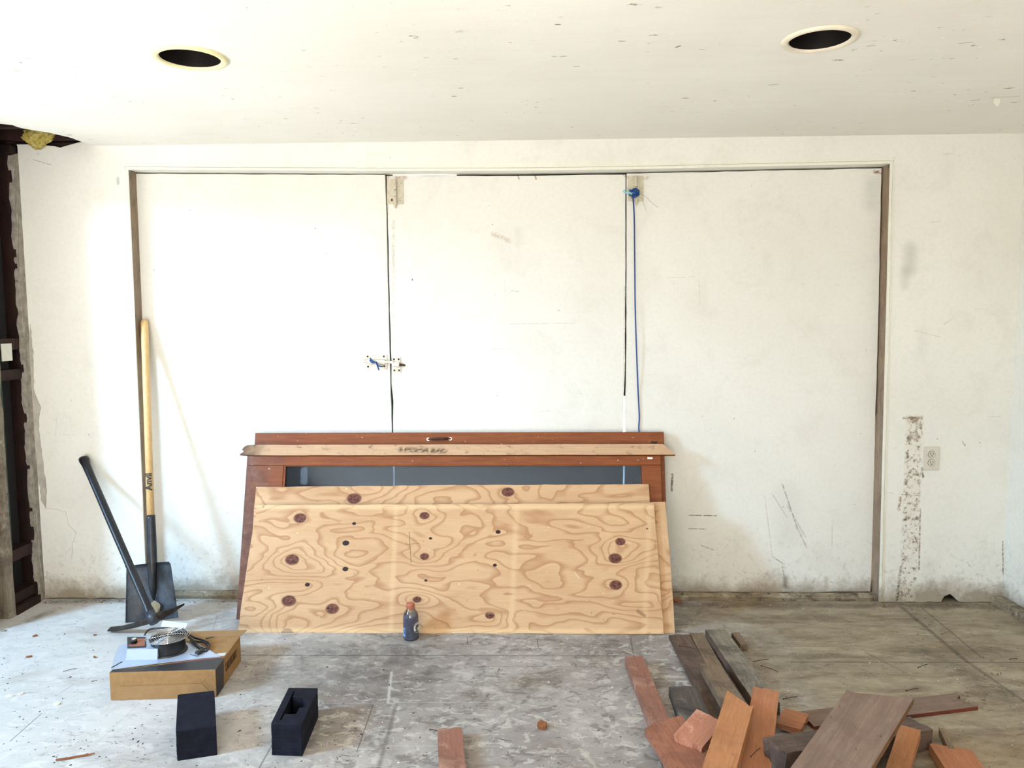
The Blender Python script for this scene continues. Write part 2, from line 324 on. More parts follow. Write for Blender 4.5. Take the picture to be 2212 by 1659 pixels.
def plywood_mat(name, knots, loc=(0, 0, 0), holes=(), bandk=9.0, warmth=(sg(200, 163, 124), sg(184, 144, 105))):
    m = M(name, 0.6, spec=0.3); X, Y, Z = m.sep()[:3]
    wv = m.noise(2.2, 2.5, 0.45, 0.25, m.scale((1.0, 2.6, 1), loc))
    F = m.math('ADD', m.mul(wv, 1.3), m.mul(Y, 0.55))
    disc = None
    for (u, v, r) in knots:
        o = m.group(G_KNOT, C=(u, v, 0), Rad=r)
        F = m.math('ADD', F, m.mul(o[1], 0.36))
        disc = o[0] if disc is None else m.mx(disc, o[0])
    ph = m.math('FRACT', m.math('MULTIPLY_ADD', F, bandk, 0.1))
    saw = m.mul(m.mr(ph, 0.60, 0.93), m.mr(ph, 0.94, 1.0, 1, 0))     # slow rise, sharp edge, like peeled veneer
    base = m.mix(m.mr(m.noise(3.2, 4, .6, 0, m.scale((.6, 2.2, 1), loc)), 0.35, 0.7), warmth[0], warmth[1])
    base = m.mix(m.mul(m.mr(m.noise(14, 5, .6, 0, m.scale((.7, 18, 1), loc)), .4, .7), 0.30), base, sg(218, 184, 148))
    col = m.mix(m.mul(saw, 0.72), base, sg(158, 110, 72))
    if disc is not None:
        kc = m.mix(m.mr(m.noise(70, 4, .7), .35, .65), sg(48, 20, 20), sg(128, 76, 58))
        col = m.mix(disc, col, kc)
    for (u, v, r) in holes:
        o = m.group(G_KNOT, C=(u, v, 0), Rad=r); col = m.mix(o[0], col, sg(40, 18, 16))
    col = m.mix(m.mul(m.mr(m.noise(46, 4, .6, .2, m.scale((1, 1.5, 1), loc)), 0.685, 0.71), 0.75), col, sg(120, 84, 56))
    col = m.mix(m.mul(m.mr(m.noise(52, 3, .6, .2, m.scale((1, 1.2, 1), (3, 1, 0))), 0.70, 0.72), 0.6), col, sg(236, 214, 184))
    return m, col
def simple(name, c, rough=0.6, metallic=0.0, var=0.15, sc_=20, spec=0.4, bump=0.1):
    m = M(name, rough, metallic, spec)
    n = m.noise(sc_, 5, .6)
    col = m.mix(m.mr(n, 0.35, 0.65), tuple(x*(1-var) for x in c), tuple(min(1, x*(1+var)) for x in c))
    return m.done(col, m.noise(sc_*4, 3), bump, 0.001)
MAT_BLACKFOAM = simple('black_foam', (0.009, 0.010, 0.019), 0.75, var=.3, sc_=30, spec=.12, bump=.4)
MAT_DARKVOID = simple('dark_boards_void_shade', (0.012, 0.008, 0.007), 0.9)  # near-black stands in for shade in gaps and holes; also the dark siding
MAT_DARKRED = wood_mat('dark_red_framing', sg(34, 18, 15), sg(58, 30, 25), sg(20, 14, 13), .6, vert=True)
MAT_FRAMEWOOD = wood_mat('pale_weathered_stud', sg(118, 106, 90), sg(150, 138, 122), sg(70, 58, 48), .6, pale=sg(186, 176, 160), vert=True)
MAT_PLASTER = simple('torn_plaster', sg(150, 142, 132), 0.9, var=.25, sc_=25, bump=.6)
MAT_GREEN = simple('green_building_paper', sg(44, 66, 58), 0.8, var=.3)
MAT_STEELDARK = simple('dark_coated_steel', (0.030, 0.032, 0.040), 0.36, 0.35, .35, 12, spec=.5)
MAT_CHROME = simple('chrome_wire', (0.75, 0.76, 0.78), 0.2, 1.0, .05)
MAT_BLACKPLASTIC = simple('black_plastic', (0.012, 0.012, 0.014), 0.35, 0, .3, 30, spec=.5)
MAT_RUST = simple('rusty_iron', sg(74, 50, 40), 0.7, .4, .4, 40)
MAT_WHITEPLASTIC = simple('white_plastic', sg(214, 212, 200), 0.4, 0, .04)

# ------------------------------------------------------------------ mesh helpers
def tag(o, label=None, cat=None, group=None, kind=None):
    if label: o['label'] = label
    if cat: o['category'] = cat
    if group: o['group'] = group
    if kind: o['kind'] = kind
    return o
def mk(name, bm, mat, parent=None, org=None, mw=None, smooth=False, mats=None):
    """verts are in world space (or in the parent's space when parent given); org moves the origin there"""
    if org is not None: bmesh.ops.translate(bm, verts=bm.verts, vec=-Vector(org))
    bmesh.ops.recalc_face_normals(bm, faces=bm.faces)
    me = bpy.data.meshes.new(name); bm.to_mesh(me); bm.free()
    for mm in (mats or [mat]): me.materials.append(mm)
    if smooth:
        for p in me.polygons: p.use_smooth = True
    o = bpy.data.objects.new(name, me); COL.objects.link(o)
    if parent is not None: o.parent = parent
    if org is not None: o.location = org
    if mw is not None: o.matrix_world = mw
    return o
def empty(name, loc=(0, 0, 0), mw=None):
    o = bpy.data.objects.new(name, None); COL.objects.link(o); o.empty_display_size = 0.05
    if mw is not None: o.matrix_world = mw
    else: o.location = loc
    return o
def S(o): o['kind'] = 'structure'; return o
def bx(bm, c, s, mat=None, bev=0.0):
    r = bmesh.ops.create_cube(bm, size=1.0)
    mw = Matrix.Translation(Vector(c)) @ (mat.to_4x4() if mat else Matrix.Identity(4)) @ Matrix.Diagonal((*s, 1))
    bmesh.ops.transform(bm, matrix=mw, verts=r['verts'])
    if bev: bmesh.ops.bevel(bm, geom=list({e for v in r['verts'] for e in v.link_edges}), offset=bev, segments=2, affect='EDGES', profile=0.5)
def BM(): return bmesh.new()
def box(c, s, mat=None, bev=0.0):
    bm = BM(); bx(bm, c, s, mat, bev); return bm
def tube(bm, pts, rad, seg=8, cap=True, closed=False, squash=1.0):
    pts = [Vector(p) for p in pts]; n = len(pts)
    rads = rad if isinstance(rad, (list, tuple)) else [rad]*n
    rings = []; up = None
    for i, p in enumerate(pts):
        if closed: d = (pts[(i+1) % n]-pts[i-1])
        else: d = (pts[min(i+1, n-1)]-pts[max(i-1, 0)])
        d.normalize()
        if up is None: up = d.orthogonal().normalized()
        up = (up - d*up.dot(d)); up = up.normalized() if up.length > 1e-6 else d.orthogonal().normalized()
        s = d.cross(up)
        rings.append([bm.verts.new(p + (up*math.cos(2*PI*k/seg) + s*math.sin(2*PI*k/seg)*squash)*rads[i]) for k in range(seg)])
    m = n if closed else n-1
    for i in range(m):
        a, b = rings[i], rings[(i+1) % n]
        for k in range(seg): bm.faces.new((a[k], a[(k+1) % seg], b[(k+1) % seg], b[k]))
    if cap and not closed:
        bm.faces.new(rings[0]); bm.faces.new(rings[-1][::-1])
def lathe(bm, prof, c=(0, 0, 0), seg=32, capb=True, capt=True):
    c = Vector(c); R = []
    for r, z in prof: R.append([bm.verts.new(c+Vector((r*math.cos(2*PI*k/seg), r*math.sin(2*PI*k/seg), z))) for k in range(seg)])
    for a, b in zip(R, R[1:]):
        for k in range(seg): bm.faces.new((a[k], a[(k+1) % seg], b[(k+1) % seg], b[k]))
    if capb: bm.faces.new(R[0][::-1])
    if capt: bm.faces.new(R[-1])
def sheet(bm, outline, holes, f, t):
    """fill outline (2d) minus holes; f maps (u,v,w)->Vector, w in {0,t}"""
    loops = [outline] + list(holes); rings = []
    for wv in (0.0, t):
        E = []; rr = []
        for lp in loops:
            vs = [bm.verts.new(f(u, v, wv)) for u, v in lp]; rr.append(vs)
            for i in range(len(vs)): E.append(bm.edges.new((vs[i], vs[(i+1) % len(vs)])))
        bmesh.ops.triangle_fill(bm, use_beauty=True, use_dissolve=False, edges=E)
        rings.append(rr)
    for a, b in zip(*rings):
        for i in range(len(a)):
            j = (i+1) % len(a); bm.faces.new((a[i], a[j], b[j], b[i]))
def jag(pts, step, amp, seed=0, closed=False, dirs=None):
    """subdivide a polyline and push the new points about"""
    rnd = random.Random(seed); out = []
    n = len(pts); rng = range(n if closed else n-1)
    for i in rng:
        a, b = Vector(pts[i]), Vector(pts[(i+1) % n]); d = b-a; L = d.length
        k = max(1, int(L/step)); nn = Vector((-d.y, d.x))/max(L, 1e-6)
        for j in range(k):
            p = a + d*(j/k)
            if j or i: p = p + nn*rnd.uniform(-amp, amp)
            out.append((p.x, p.y))
    if not closed: out.append(tuple(pts[-1]))
    return out
fXZ = lambda y, s=1: (lambda u, v, w_: Vector((u, y+w_*s, v)))
def xz(px, py, y): p = onY(px, py, y); return (p.x, p.z)

# ------------------------------------------------------------------ setting
bm = BM(); bx(bm, ((XL+XR)/2, (YB+3.97)/2, -0.03), (XR-XL+0.5, 3.97-YB, 0.06)); S(mk('floor', bm, MAT_FLOOR))

# back wall with the wide opening and a mouse hole
oTL, oTR = xz(278, 367, W), xz(1922, 354, W)
TOPW = [xz(*p, W) for p in ((278, 367), (560, 368.5), (835, 370), (1106, 369.5), (1350, 366.5), (1600, 361), (1922, 354))]
oBL, oBR = xz(313, 1180, W), xz(1898, 1297, W)
oBL = (oBL[0], 0.002)
mh = [(xz(x, y, W)[0], xz(x, y, W)[1]) for x, y in ((2034, 1297), (2040, 1288), (2052, 1283), (2060, 1289), (2068, 1297))]
bot_r = jag([(oBR[0], 0.002), (mh[0][0], 0.004)], 0.03, 0.004, 3) + [(a, max(b, 0.004)) for a, b in mh] + jag([(mh[-1][0]+0.01, 0.004), (XR+0.02, 0.010)], 0.03, 0.005, 4)
bot_r = [(a, max(b, 0.001)) for a, b in bot_r]
topl = [xz(165, 309, W), xz(150, 313, W), xz(130, 319, W), xz(118, 316, W), xz(80, 312, W), xz(36, 312, W)]
outline = [(XL+0.001, 0.003)] + [(a, max(.002, b)) for a, b in jag([(XL+.03, 0.006), (oBL[0], 0.006)], 0.03, 0.004, 5)] + [oBL] + TOPW + bot_r + [(XR+0.02, H+0.02)] + [(oTL[0], H+0.02), (topl[0][0]+0.02, H+.02)] + topl + [(XL+0.001, topl[-1][1]-0.01)]
bm = BM(); sheet(bm, outline, [], fXZ(W), 0.02)
wb = S(mk('wall_back', bm, MAT_WALL))
# dark backing added behind the plaster so its holes read as shade
bm = BM()
bx(bm, ((XL+oTL[0])/2-0.03, W+0.115, 1.15), (oTL[0]-XL-0.02+0.06, 0.10, 2.5)); bx(bm, ((XR+oTR[0])/2+0.06, W+0.115, 1.15), (XR-oTR[0]+0.06, 0.10, 2.5))
bx(bm, ((oTL[0]+oTR[0])/2, W+0.14, 2.29), (oTR[0]-oTL[0], 0.10, 0.20))
mk('dark_backing', bm, MAT_DARKVOID, wb)
pp = jag([xz(*p, W) for p in ((96, 1098), (120, 1100), (143, 1106), (150, 1134), (166, 1150), (158, 1174), (156, 1203), (126, 1201), (98, 1202))], 0.03, 0.002, 6, closed=True)
bm = BM(); sheet(bm, pp, [], fXZ(W-0.006), 0.005); mk('plaster_patch', bm, MAT_WALL, wb)
# flap of loose plaster at the ragged corner
pp = jag([xz(*p, W) for p in ((66, 700), (72, 760), (74, 840), (88, 880), (84, 920), (92, 990), (101, 1050), (99, 1097), (90, 1080), (80, 1000), (70, 930), (66, 860), (62, 760))], 0.02, 0.003, 8, closed=True)
bm = BM(); sheet(bm, pp, [], fXZ(W-0.005), 0.004); mk('lifted_paint', bm, simple('lifted_paint_back', sg(176, 170, 160), .9, 0, .15), wb)
# toothed scrape marks (light comb pattern) near the sill left of the sheets
bm = BM(); bx(bm, ((XR+0.02), (W+YB)/2+0.07, H/2), (0.02, W-YB+0.10, H)); bmesh.ops.translate(bm, verts=bm.verts, vec=(-0.01+0.0, 0, 0)); S(mk('wall_right', bm, MAT_RWALL))

# ceiling with two can holes and the torn corner
def circ(c, r, n=48): return [(c[0]+r*math.cos(2*PI*k/n), c[1]+r*math.sin(2*PI*k/n)) for k in range(n)]
def can_geo(xl, yl, xr, yr):
    a, b = onZ(xl, yl, H-0.006), onZ(xr, yr, H-0.006); c = (a+b)/2; return (c.x, c.y), (a-b).length/2
canA = can_geo(330, 126, 491, 130); canB = can_geo(1687, 96, 1856, 80)
tear = [onZ(x, y, H) for x, y in ((-60, 262), (0, 268), (28, 270), (45, 277), (62, 279), (85, 283), (105, 286), (125, 291), (145, 296), (167, 303))]
tear = [(p.x, p.y) for p in tear]
tear[0] = (XL-0.10, tear[0][1])
tj = jag(tear, 0.025, 0.006, 11)
outline = [(XL-0.10, YB), (XR+0.02, YB), (XR+0.02, W+0.02), (tear[-1][0]+0.01, W+0.02)] + [(a, min(b, W)) for a, b in tj[::-1]]
bm = BM(); sheet(bm, outline, [circ(canA[0], canA[1]*0.80), circ(canB[0], canB[1]*0.80)], lambda u, v, w_: Vector((u, v, H+w_)), 0.018)
ce = S(mk('ceiling', bm, MAT_CEIL))
bm = BM()                                                   # dark lid and sides added above to keep outside light out
bx(bm, (0, (W+YB)/2, H+0.33), (XR-XL+0.8, W-YB+0.8, 0.02))
bx(bm, (XL-0.2, (W+YB)/2, H+0.17), (0.02, W-YB+0.8, 0.34)); bx(bm, (XR+0.3, (W+YB)/2, H+0.17), (0.02, W-YB+0.8, 0.34))
bx(bm, (0, W+0.3, H+0.17), (XR-XL+0.8, 0.02, 0.34)); bx(bm, (0, YB-0.3, H+0.17), (XR-XL+0.8, 0.02, 0.34))
mk('attic_light_block', bm, MAT_DARKVOID, ce)
for k, yy in enumerate((3.80, 3.55)):
    mk('joist', box((XL+0.1, yy, H+0.09), (0.55, 0.04, 0.13)), MAT_DARKRED, ce)
mk('top_plate', box((XL+0.12, W+0.06, H+0.0), (0.5, 0.07, 0.05)), MAT_DARKRED, ce)

# left wall: only the stripped stud bays at the corner stand; further forward it is open
wl = S(empty('wall_left', (XL, 3.6, 0)))
def LW(name, c, s, mat, bev=0.0, rough=0.0, seed=0):
    bm = box((c[0]-XL, c[1]-3.6, c[2]), s, None, 0)
    if rough:
        bmesh.ops.subdivide_edges(bm, edges=[e for e in bm.edges if e.calc_length() > 0.2], cuts=22)
        r = random.Random(seed)
        for v in bm.verts: v.co += Vector((r.uniform(-1, 1), r.uniform(-1, 1), 0))*rough
    return mk(name, bm, mat, wl)
LW('siding', (XL-0.105, 3.64, 1.17), (0.015, 0.50, 2.34), MAT_DARKVOID)
LW('corner_stud', (XL-0.045, 3.80, 1.15), (0.075, 0.05, 2.3), MAT_DARKRED, rough=.001)
LW('stud', (XL-0.045, 3.575, 1.15), (0.09, 0.040, 2.3), MAT_FRAMEWOOD, rough=.003, seed=3)
LW('green_paper', (XL-0.035, 3.600, 0.86), (0.068, 0.006, 1.10), MAT_GREEN, rough=.001, seed=4)
LW('stud', (XL-0.045, 3.40, 1.15), (0.09, 0.045, 2.3), MAT_FRAMEWOOD, rough=.002, seed=5)
for z, h_ in ((1.33, 0.055), (1.18, 0.05), (0.29, 0.055), (0.075, 0.05), (0.02, 0.04)):
    LW('blocking', (XL-0.055+(0.02 if z < .05 else 0), 3.69, z), (0.08, 0.18, h_), MAT_DARKRED, rough=.001, seed=int(z*100))
LW('siding_board', (XL-0.085, 3.49, 0.75), (0.02, 0.13, 1.5), wood_mat('red_siding', sg(84, 26, 14), sg(112, 40, 24), sg(40, 20, 16), .5))
LW('header', (XL-0.045, 0.6, 2.18), (0.09, 6.0, 0.22), MAT_FRAMEWOOD)
LW('jamb_stud', (XL-0.045, YB+0.1, 1.04), (0.09, 0.2, 2.08), MAT_FRAMEWOOD)
# ragged remnant of plaster between bay and corner, in the plane of the left wall
edge = []
rr = random.Random(5)
z = 0.0
while z < 2.26:
    edge.append((3.772+0.011*mnoise.noise(Vector((z*7, 1, 0)))+rr.uniform(-.006, .006), z)); z += rr.uniform(0.015, 0.05)
bm = BM(); sheet(bm, [(W+0.0, 0.0)] + edge + [(W+0.0, 2.27)], [], lambda u, v, w_: Vector((w_+0.0005, u-3.6, v)), -0.020)
bmesh.ops.subdivide_edges(bm, edges=[e for e in bm.edges if e.calc_length() > .03], cuts=1)
for v in bm.verts: v.co.x += rr.uniform(-.004, .004)
mk('plaster_edge', bm, MAT_PLASTER, wl)
# old switch box hanging in the bay
p0, p1 = onX(20, 742, XL), onX(44, 778, XL)
sb = empty('switch_box', (XL-0.03, (p0.y+p1.y)/2, 1.26)); tag(sb, 'small white blank switch plate in the stripped stud bay at far left', 'switch')
zc = (p0.z+p1.z)/2
sb.location = (XL-0.02, 3.665, zc)
mk('cover_plate', box((0.008, 0, 0), (0.006, 0.075, 0.085), bev=.002), MAT_WHITEPLASTIC, sb)
mk('box', box((-0.03, 0, 0), (0.065, 0.055, 0.075)), MAT_RUST, sb)

bm = BM(); bx(bm, ((0.9+XR)/2, YB-0.03, H/2), (XR-0.9, 0.06, H)); bx(bm, ((XL+0.9)/2, YB-0.03, 2.2), (0.9-XL, 0.06, 0.2)); S(mk('wall_front_sunblock', bm, MAT_RWALL))  # unseen wall, added to keep the sun off the right part of the floor
# casing, jambs, head and sill of the opening
def bar(name, pts_a, pts_b, y0, y1, mat, kind=True):
    """prism: front polygon pts (x,z) swept from y0 to y1"""
    bm = BM(); sheet(bm, pts_a, [], fXZ(y0), y1-y0); o = mk(name, bm, mat)
    if kind: S(o)
    return o
MAT_JAMB = wood_mat('bare_jamb', sg(132, 112, 92), sg(158, 138, 116), sg(100, 82, 64), .4, vert=True)
cTL, cTR = xz(272, 360, W), xz(1927, 346, W)
hw = 0.022
tl, tr, bl, br = Vector(oTL), Vector(oTR), Vector(oBL), Vector((oBR[0], 0.002))
def casing_prof(dx0, dx1, yo, name):
    pass
# side casings: narrow bead standing a little proud
k_ = 0
for (a, b, sgn) in ((bl, tl, -1), (br, tr, 1)):
    for (o0, o1, py) in ((0.0, 0.011, 0.007), (0.013, 0.019, 0.004)):
        q = [(a.x+sgn*o0, 0.004), (b.x+sgn*o0, b.y), (b.x+sgn*o1, b.y+o1), (a.x+sgn*o1, 0.004)]
        k_ += 1; bar('trim_%d' % k_, jag(q, 0.15, 0.0006, k_, closed=True), None, W-py, W-0.0003, MAT_TRIM)
for (o0, o1, py) in ((0.0, 0.012, 0.008), (0.015, 0.022, 0.004)):
    mid = TOPW[1:-1]
    q = [(tl.x-o0, tl.y+o0)] + [(a, b+o0) for a, b in mid] + [(tr.x+o0, tr.y+o0), (tr.x+o1, tr.y+o1)] + [(a, b+o1) for a, b in mid[::-1]] + [(tl.x-o1, tl.y+o1)]
    k_ += 1; bar('trim_%d' % k_, q, None, W-py, W-0.0003, MAT_TRIM)
# jamb boards (bare brown, visible as reveals)
def slab(name, p, q, r_, s_, mat):
    bm = BM(); f = [bm.verts.new(Vector(v)) for v in (p, q, r_, s_)]; return bm
jt = 0.02
for (a, b, sgn) in ((bl, tl, -1), (br, tr, 1)):
    k_ += 1; bar('trim_%d' % k_, [(a.x, 0.0), (b.x, b.y), (b.x+sgn*jt, b.y), (a.x+sgn*jt, 0.0)], None, W+0.0005, DP+0.05, MAT_JAMB)
k_ += 1; bar('trim_%d' % k_, [(a, b+.001) for a, b in TOPW] + [(tr.x+jt, tr.y+jt), (tl.x-jt, tl.y+jt)], None, W-0.001, DP+0.05, MAT_TRIM)
# worn sill beam
MAT_SILL = wood_mat('dirty_sill', sg(120, 106, 86), sg(160, 146, 122), sg(62, 50, 40), .8, pale=sg(190, 180, 160))
zs = onY(1660, 1279, DP-0.002).z
def sillmesh():
    bm = BM(); n = 90; prof = [(W+0.012, 0.0), (W+0.008, 0.018), (W+0.022, 0.030), (W+0.03, 0.036), (DP-0.006, zs), (DP+0.05, zs), (DP+0.05, 0.0)]
    R = []
    for i in range(n+1):
        x = bl.x+0.003+(br.x-bl.x-0.006)*i/n
        R.append([bm.verts.new((x, y+(0.006*mnoise.noise(Vector((x*9, j, 1))) if 0 < j < 4 else 0), max(0, zz+(0.006*mnoise.noise(Vector((x*14, j, 5))) if 0 < j < 4 else 0)))) for j, (y, zz) in enumerate(prof)])
    for a, b in zip(R, R[1:]):
        for j in range(len(prof)): bm.faces.new((a[j], a[(j+1) % 7], b[(j+1) % 7], b[j]))
    bm.faces.new(R[0]); bm.faces.new(R[-1][::-1]); return bm
k_ += 1; S(mk('trim_%d' % k_, sillmesh(), MAT_SILL))
# baseboard strip on the right wall
a = XR-0.055
bm = BM(); sheet(bm, [(YB+.1, 0.0)] + [(W-0.004, 0.0)] + [(W-0.004, 0.035)] + jag([(W-.02, .040), (YB+.1, .040)], .05, .002, 9), [], lambda u, v, w_: Vector((a+w_, u, v)), 0.052)
S(mk('baseboard_right', bm, MAT_SILL))

# the three shut doors
def dpoly(*pts): return [xz(x, y, DP) for x, y in pts]
def door(n, pts, jg=0.0012):
    bm = BM(); sheet(bm, jag(dpoly(*pts), 0.06, jg, n, closed=True), [], fXZ(DP), 0.03)
    return S(mk('door_%d' % n, bm, MAT_DOOR))
d1 = door(1, ((293, 375), (560, 376.5), (832, 378), (836, 520), (840, 700), (842.5, 800), (846, 930), (849, 1050), (853, 1284), (319, 1284)))
d2 = door(2, ((835.5, 380), (1106, 380), (1351.5, 377), (1350.5, 700), (1349, 830), (1346.5, 862), (1346, 930), (1345.5, 1050), (1344, 1283), (857.5, 1283), (853, 1050), (849.5, 930), (849.5, 868), (846, 830), (845.5, 780), (843, 700), (839, 520)))
d3 = door(3, ((1354, 375), (1620, 369.5), (1904, 363.5), (1899, 600), (1895, 760), (1890, 930), (1886, 1100), (1880, 1277), (1700, 1279), (1349, 1281), (1350.5, 1050), (1350.5, 930), (1351, 864), (1352, 830), (1353.5, 700)))
MAT_YARD = simple('bright_concrete', (.62, .60, .56), .9, 0, .05)
bm = BM(); bx(bm, (0, 9.1, -0.06), (16, 10.2, 0.06)); bx(bm, (-6.3, 0.5, -0.06), (7.2, 7.0, 0.06)); S(mk('ground_outside', bm, MAT_YARD))
def backing(pts, name='light_block_strip', par=None, y=DP+0.034):  # dark strips added behind the door gaps to block outside light
    bm = BM(); sheet(bm, dpoly(*pts), [], fXZ(y), 0.012); mk(name, bm, MAT_DARKVOID, par)
backing(((820, 386), (870, 386), (872, 975), (828, 975)), par=d1)
backing(((1335, 372), (1375, 372), (1372, 856), (1335, 856)), par=d2)
backing(((280, 355), (320, 355), (345, 1290), (300, 1290)), par=d1)
backing(((1880, 355), (1925, 355), (1912, 900), (1875, 900)), par=d3)
backing(((300, 1262), (1900, 1258), (1900, 1296), (300, 1296)), par=d2)
backing(((280, 355), (845, 355), (845, 392), (280, 392)), par=d1)
backing(((985, 355), (1925, 355), (1925, 388), (985, 388)), par=d3)

# hardware painted over in wall colour
def hinge(par, x0, y0, x1, y1, xb0, xb1):
    def W2(x, y, yy=DP): return xz(x, y, yy)
    MH = simple('painted_hinge', sg(196, 188, 168), .5, 0, .12, 60)
    bm = BM(); q = [W2(*p) for p in ((x0, y0), (xb0, y0), (xb0, y1), (x0, y1))]; sheet(bm, q, [], fXZ(DP-0.004), 0.0038)
    q = [W2(*p) for p in ((xb1, y0), (x1, y0), (x1, y1), (xb1, y1))]; sheet(bm, q, [], fXZ(DP-0.004), 0.0038)
    q = [W2(*p) for p in ((xb0, y0), (xb1, y0), (xb1, y1), (xb0, y1))]; sheet(bm, q, [], fXZ(DP-0.007), 0.0068)
    h = mk('hinge', bm, MH, par)
    a = onY((xb0+xb1)/2, y0+2, DP-0.012); b = onY((xb0+xb1)/2+1, y1+9, DP-0.012)
    bm = BM()
    L = (b-a); segs = [(0, .33), (.36, .55), (.60, .9)]
    for s0, s1 in segs: tube(bm, [a+L*s0, a+L*s1], 0.0085, 12)
    tube(bm, [a+L*.9, a+L*1.0], [0.006, 0.004], 10)
    mk('hinge_barrel', bm, MH, h, smooth=False)
    for (x, y) in ((x0+9, y0+8), (x0+11, y1-9), (x1-7, y0+8), (x1-7, y1-9)):
        p = onY(x, y, DP-0.0045); bm = BM(); tube(bm, [p, p-Vector((0, 0.0015, 0))], [0.0062, 0.005], 12); mk('screw', bm, MAT_RUST if y > y0+20 and x < x0+20 else MH, h)
hinge(d2, 836, 388, 871, 441, 849, 857)
hinge(d3, 1356, 380, 1390, 435, 1369, 1378)
# slide bolt
MH = simple('bolt_paint', sg(212, 203, 188), .5, 0, .12, 60)
bm = BM(); sheet(bm, [xz(*p, DP) for p in ((786, 765), (836, 766), (837, 798), (786, 797))], [], fXZ(DP-0.005), 0.0048); sbp = mk('bolt_plate', bm, MH, d1)
a, b = onY(784, 780, DP-0.014), onY(850, 783, DP-0.014)
bm = BM(); tube(bm, [a, b], 0.0075, 12); mk('bolt_rod', bm, MH, sbp)
bm = BM(); a, b = onY(794, 781, DP-0.012), onY(832, 782, DP-0.012); bx(bm, (a+b)/2, ((b-a).length, 0.014, 0.022), bev=.003); mk('bolt_sleeve', bm, MH, sbp)
for x, y in ((794, 770), (829, 770), (795, 792), (830, 791)):
    p = onY(x, y, DP-0.006); bm = BM(); tube(bm, [p, p-Vector((0, 0.0015, 0))], [0.005, 0.004], 12); mk('screw', bm, MAT_RUST, sbp)
bm = BM(); sheet(bm, [xz(*p, DP) for p in ((847, 771), (865, 771), (866, 805), (847, 805))], [], fXZ(DP-0.005), 0.0048); kp = mk('bolt_keeper', bm, MH, d2)
bm = BM(); a, b = onY(847, 787, DP-0.013), onY(863, 787, DP-0.013); bx(bm, (a+b)/2, ((b-a).length, 0.015, 0.024), bev=.004); mk('keeper_loop', bm, MH, kp)
bm = BM(); a, b = onY(863, 788, DP-0.012), onY(875, 789, DP-0.012); tube(bm, [a, b], [0.008, 0.004], 8); mk('bolt_tip', bm, MAT_RUST, kp)
for x, y in ((851, 776), (861, 776), (852, 800), (862, 800)):
    p = onY(x, y, DP-0.006); bm = BM(); tube(bm, [p, p-Vector((0, 0.0015, 0))], [0.005, 0.004], 12); mk('screw', bm, MAT_RUST, kp)

# ------------------------------------------------------------------ blue twine
MAT_BLUE = simple('blue_poly_twine', (0.004, 0.05, 0.22), .45, 0, .3, 80)
MAT_BLUEFILM = simple('pale_blue_film', (0.25, 0.62, 0.75), .3, 0, .2, 60)
def smooth_path(pts, n=6):
    pts = [Vector(p) for p in pts]; out = []
    for i in range(len(pts)-1):
        p0 = pts[max(i-1, 0)]; p1 = pts[i]; p2 = pts[i+1]; p3 = pts[min(i+2, len(pts)-1)]
        for k in range(n):
            t = k/n
            out.append(0.5*((2*p1)+(-p0+p2)*t+(2*p0-5*p1+4*p2-p3)*t*t+(-p0+3*p1-3*p2+p3)*t*t*t))
    out.append(pts[-1]); return out
yy = DP-0.022
tw = empty('blue_twine', onY(1368, 420, yy)); tag(tw, 'long blue twine hanging from the right hinge down behind the leaning frames', 'twine')
T0 = Vector(tw.location)
bm = BM(); tube(bm, smooth_path([onY(x, y, yy if y < 800 else yy+.015)-T0 for x, y in ((1367, 423), (1370, 470), (1371, 560), (1372, 660), (1375, 760), (1379, 860), (1381, 900), (1380, 925), (1383, 960), (1384, 1005), (1376, 1030), (1368, 1052))]), 0.0034, 6); mk('strand', bm, MAT_BLUE, tw, smooth=True)
bm = BM(); r = random.Random(3)
for k in range(7):
    c = onY(1369+r.uniform(-6, 6), 417+r.uniform(-6, 6), yy-.004)-T0
    pts = [c+Vector((0.014*math.cos(t)*r.uniform(.8, 1.3), r.uniform(-.006, .006), 0.012*math.sin(t+k)*r.uniform(.8, 1.3))) for t in [i*2*PI/8 for i in range(8)]]
    tube(bm, pts, 0.0035, 6, closed=True)
mk('knot', bm, MAT_BLUE, tw, smooth=True)
bm = BM(); c = onY(1359, 413, yy-.005)-T0
tube(bm, [c+Vector((0.029*math.cos(t), 0.008*math.sin(t), 0.012*math.sin(t)+.0)) for t in [i*2*PI/24 for i in range(24)]], 0.0016, 6, closed=True)
for k in range(5): tube(bm, smooth_path([c+Vector((-0.027+.004*k, 0, -0.001*k)), c+Vector((-.006, -.006, -0.007-.0015*k)), c+Vector((0.022, 0, -0.003))]), 0.0022, 5)
o = mk('loop', bm, MAT_BLUEFILM, tw, smooth=True); o['label'] = 'pale blue loop of loosened film'
bm = BM(); tube(bm, smooth_path([onY(1379, 418, yy)-T0, onY(1393, 424, yy-.01)-T0, onY(1405, 435, yy-.02)-T0, onY(1421, 448, yy-.02)-T0]), 0.0008, 4)
tube(bm, smooth_path([onY(1389, 424, yy)-T0, onY(1390, 440, yy-.01)-T0, onY(1397, 455, yy-.01)-T0]), 0.0006, 4); mk('loose_fibre', bm, MAT_RUST, tw)
t2 = empty('tied_twine', onY(810, 785, DP-0.03)); tag(t2, 'short scrap of blue twine tied round the slide bolt', 'twine'); T2 = Vector(t2.location)
bm = BM()
for pts in (((799, 773), (805, 780), (813, 784)), ((799, 777), (803, 783), (813, 783)), ((813, 783), (817, 790), (827, 792)), ((814, 784), (816, 793), (819, 800)), ((812, 782), (815, 786), (813, 788))):
    tube(bm, smooth_path([onY(x, y, DP-0.026-.004*i)-T2 for i, (x, y) in enumerate(pts)]), 0.0036, 6)
mk('knot', bm, MAT_BLUE, t2, smooth=True)

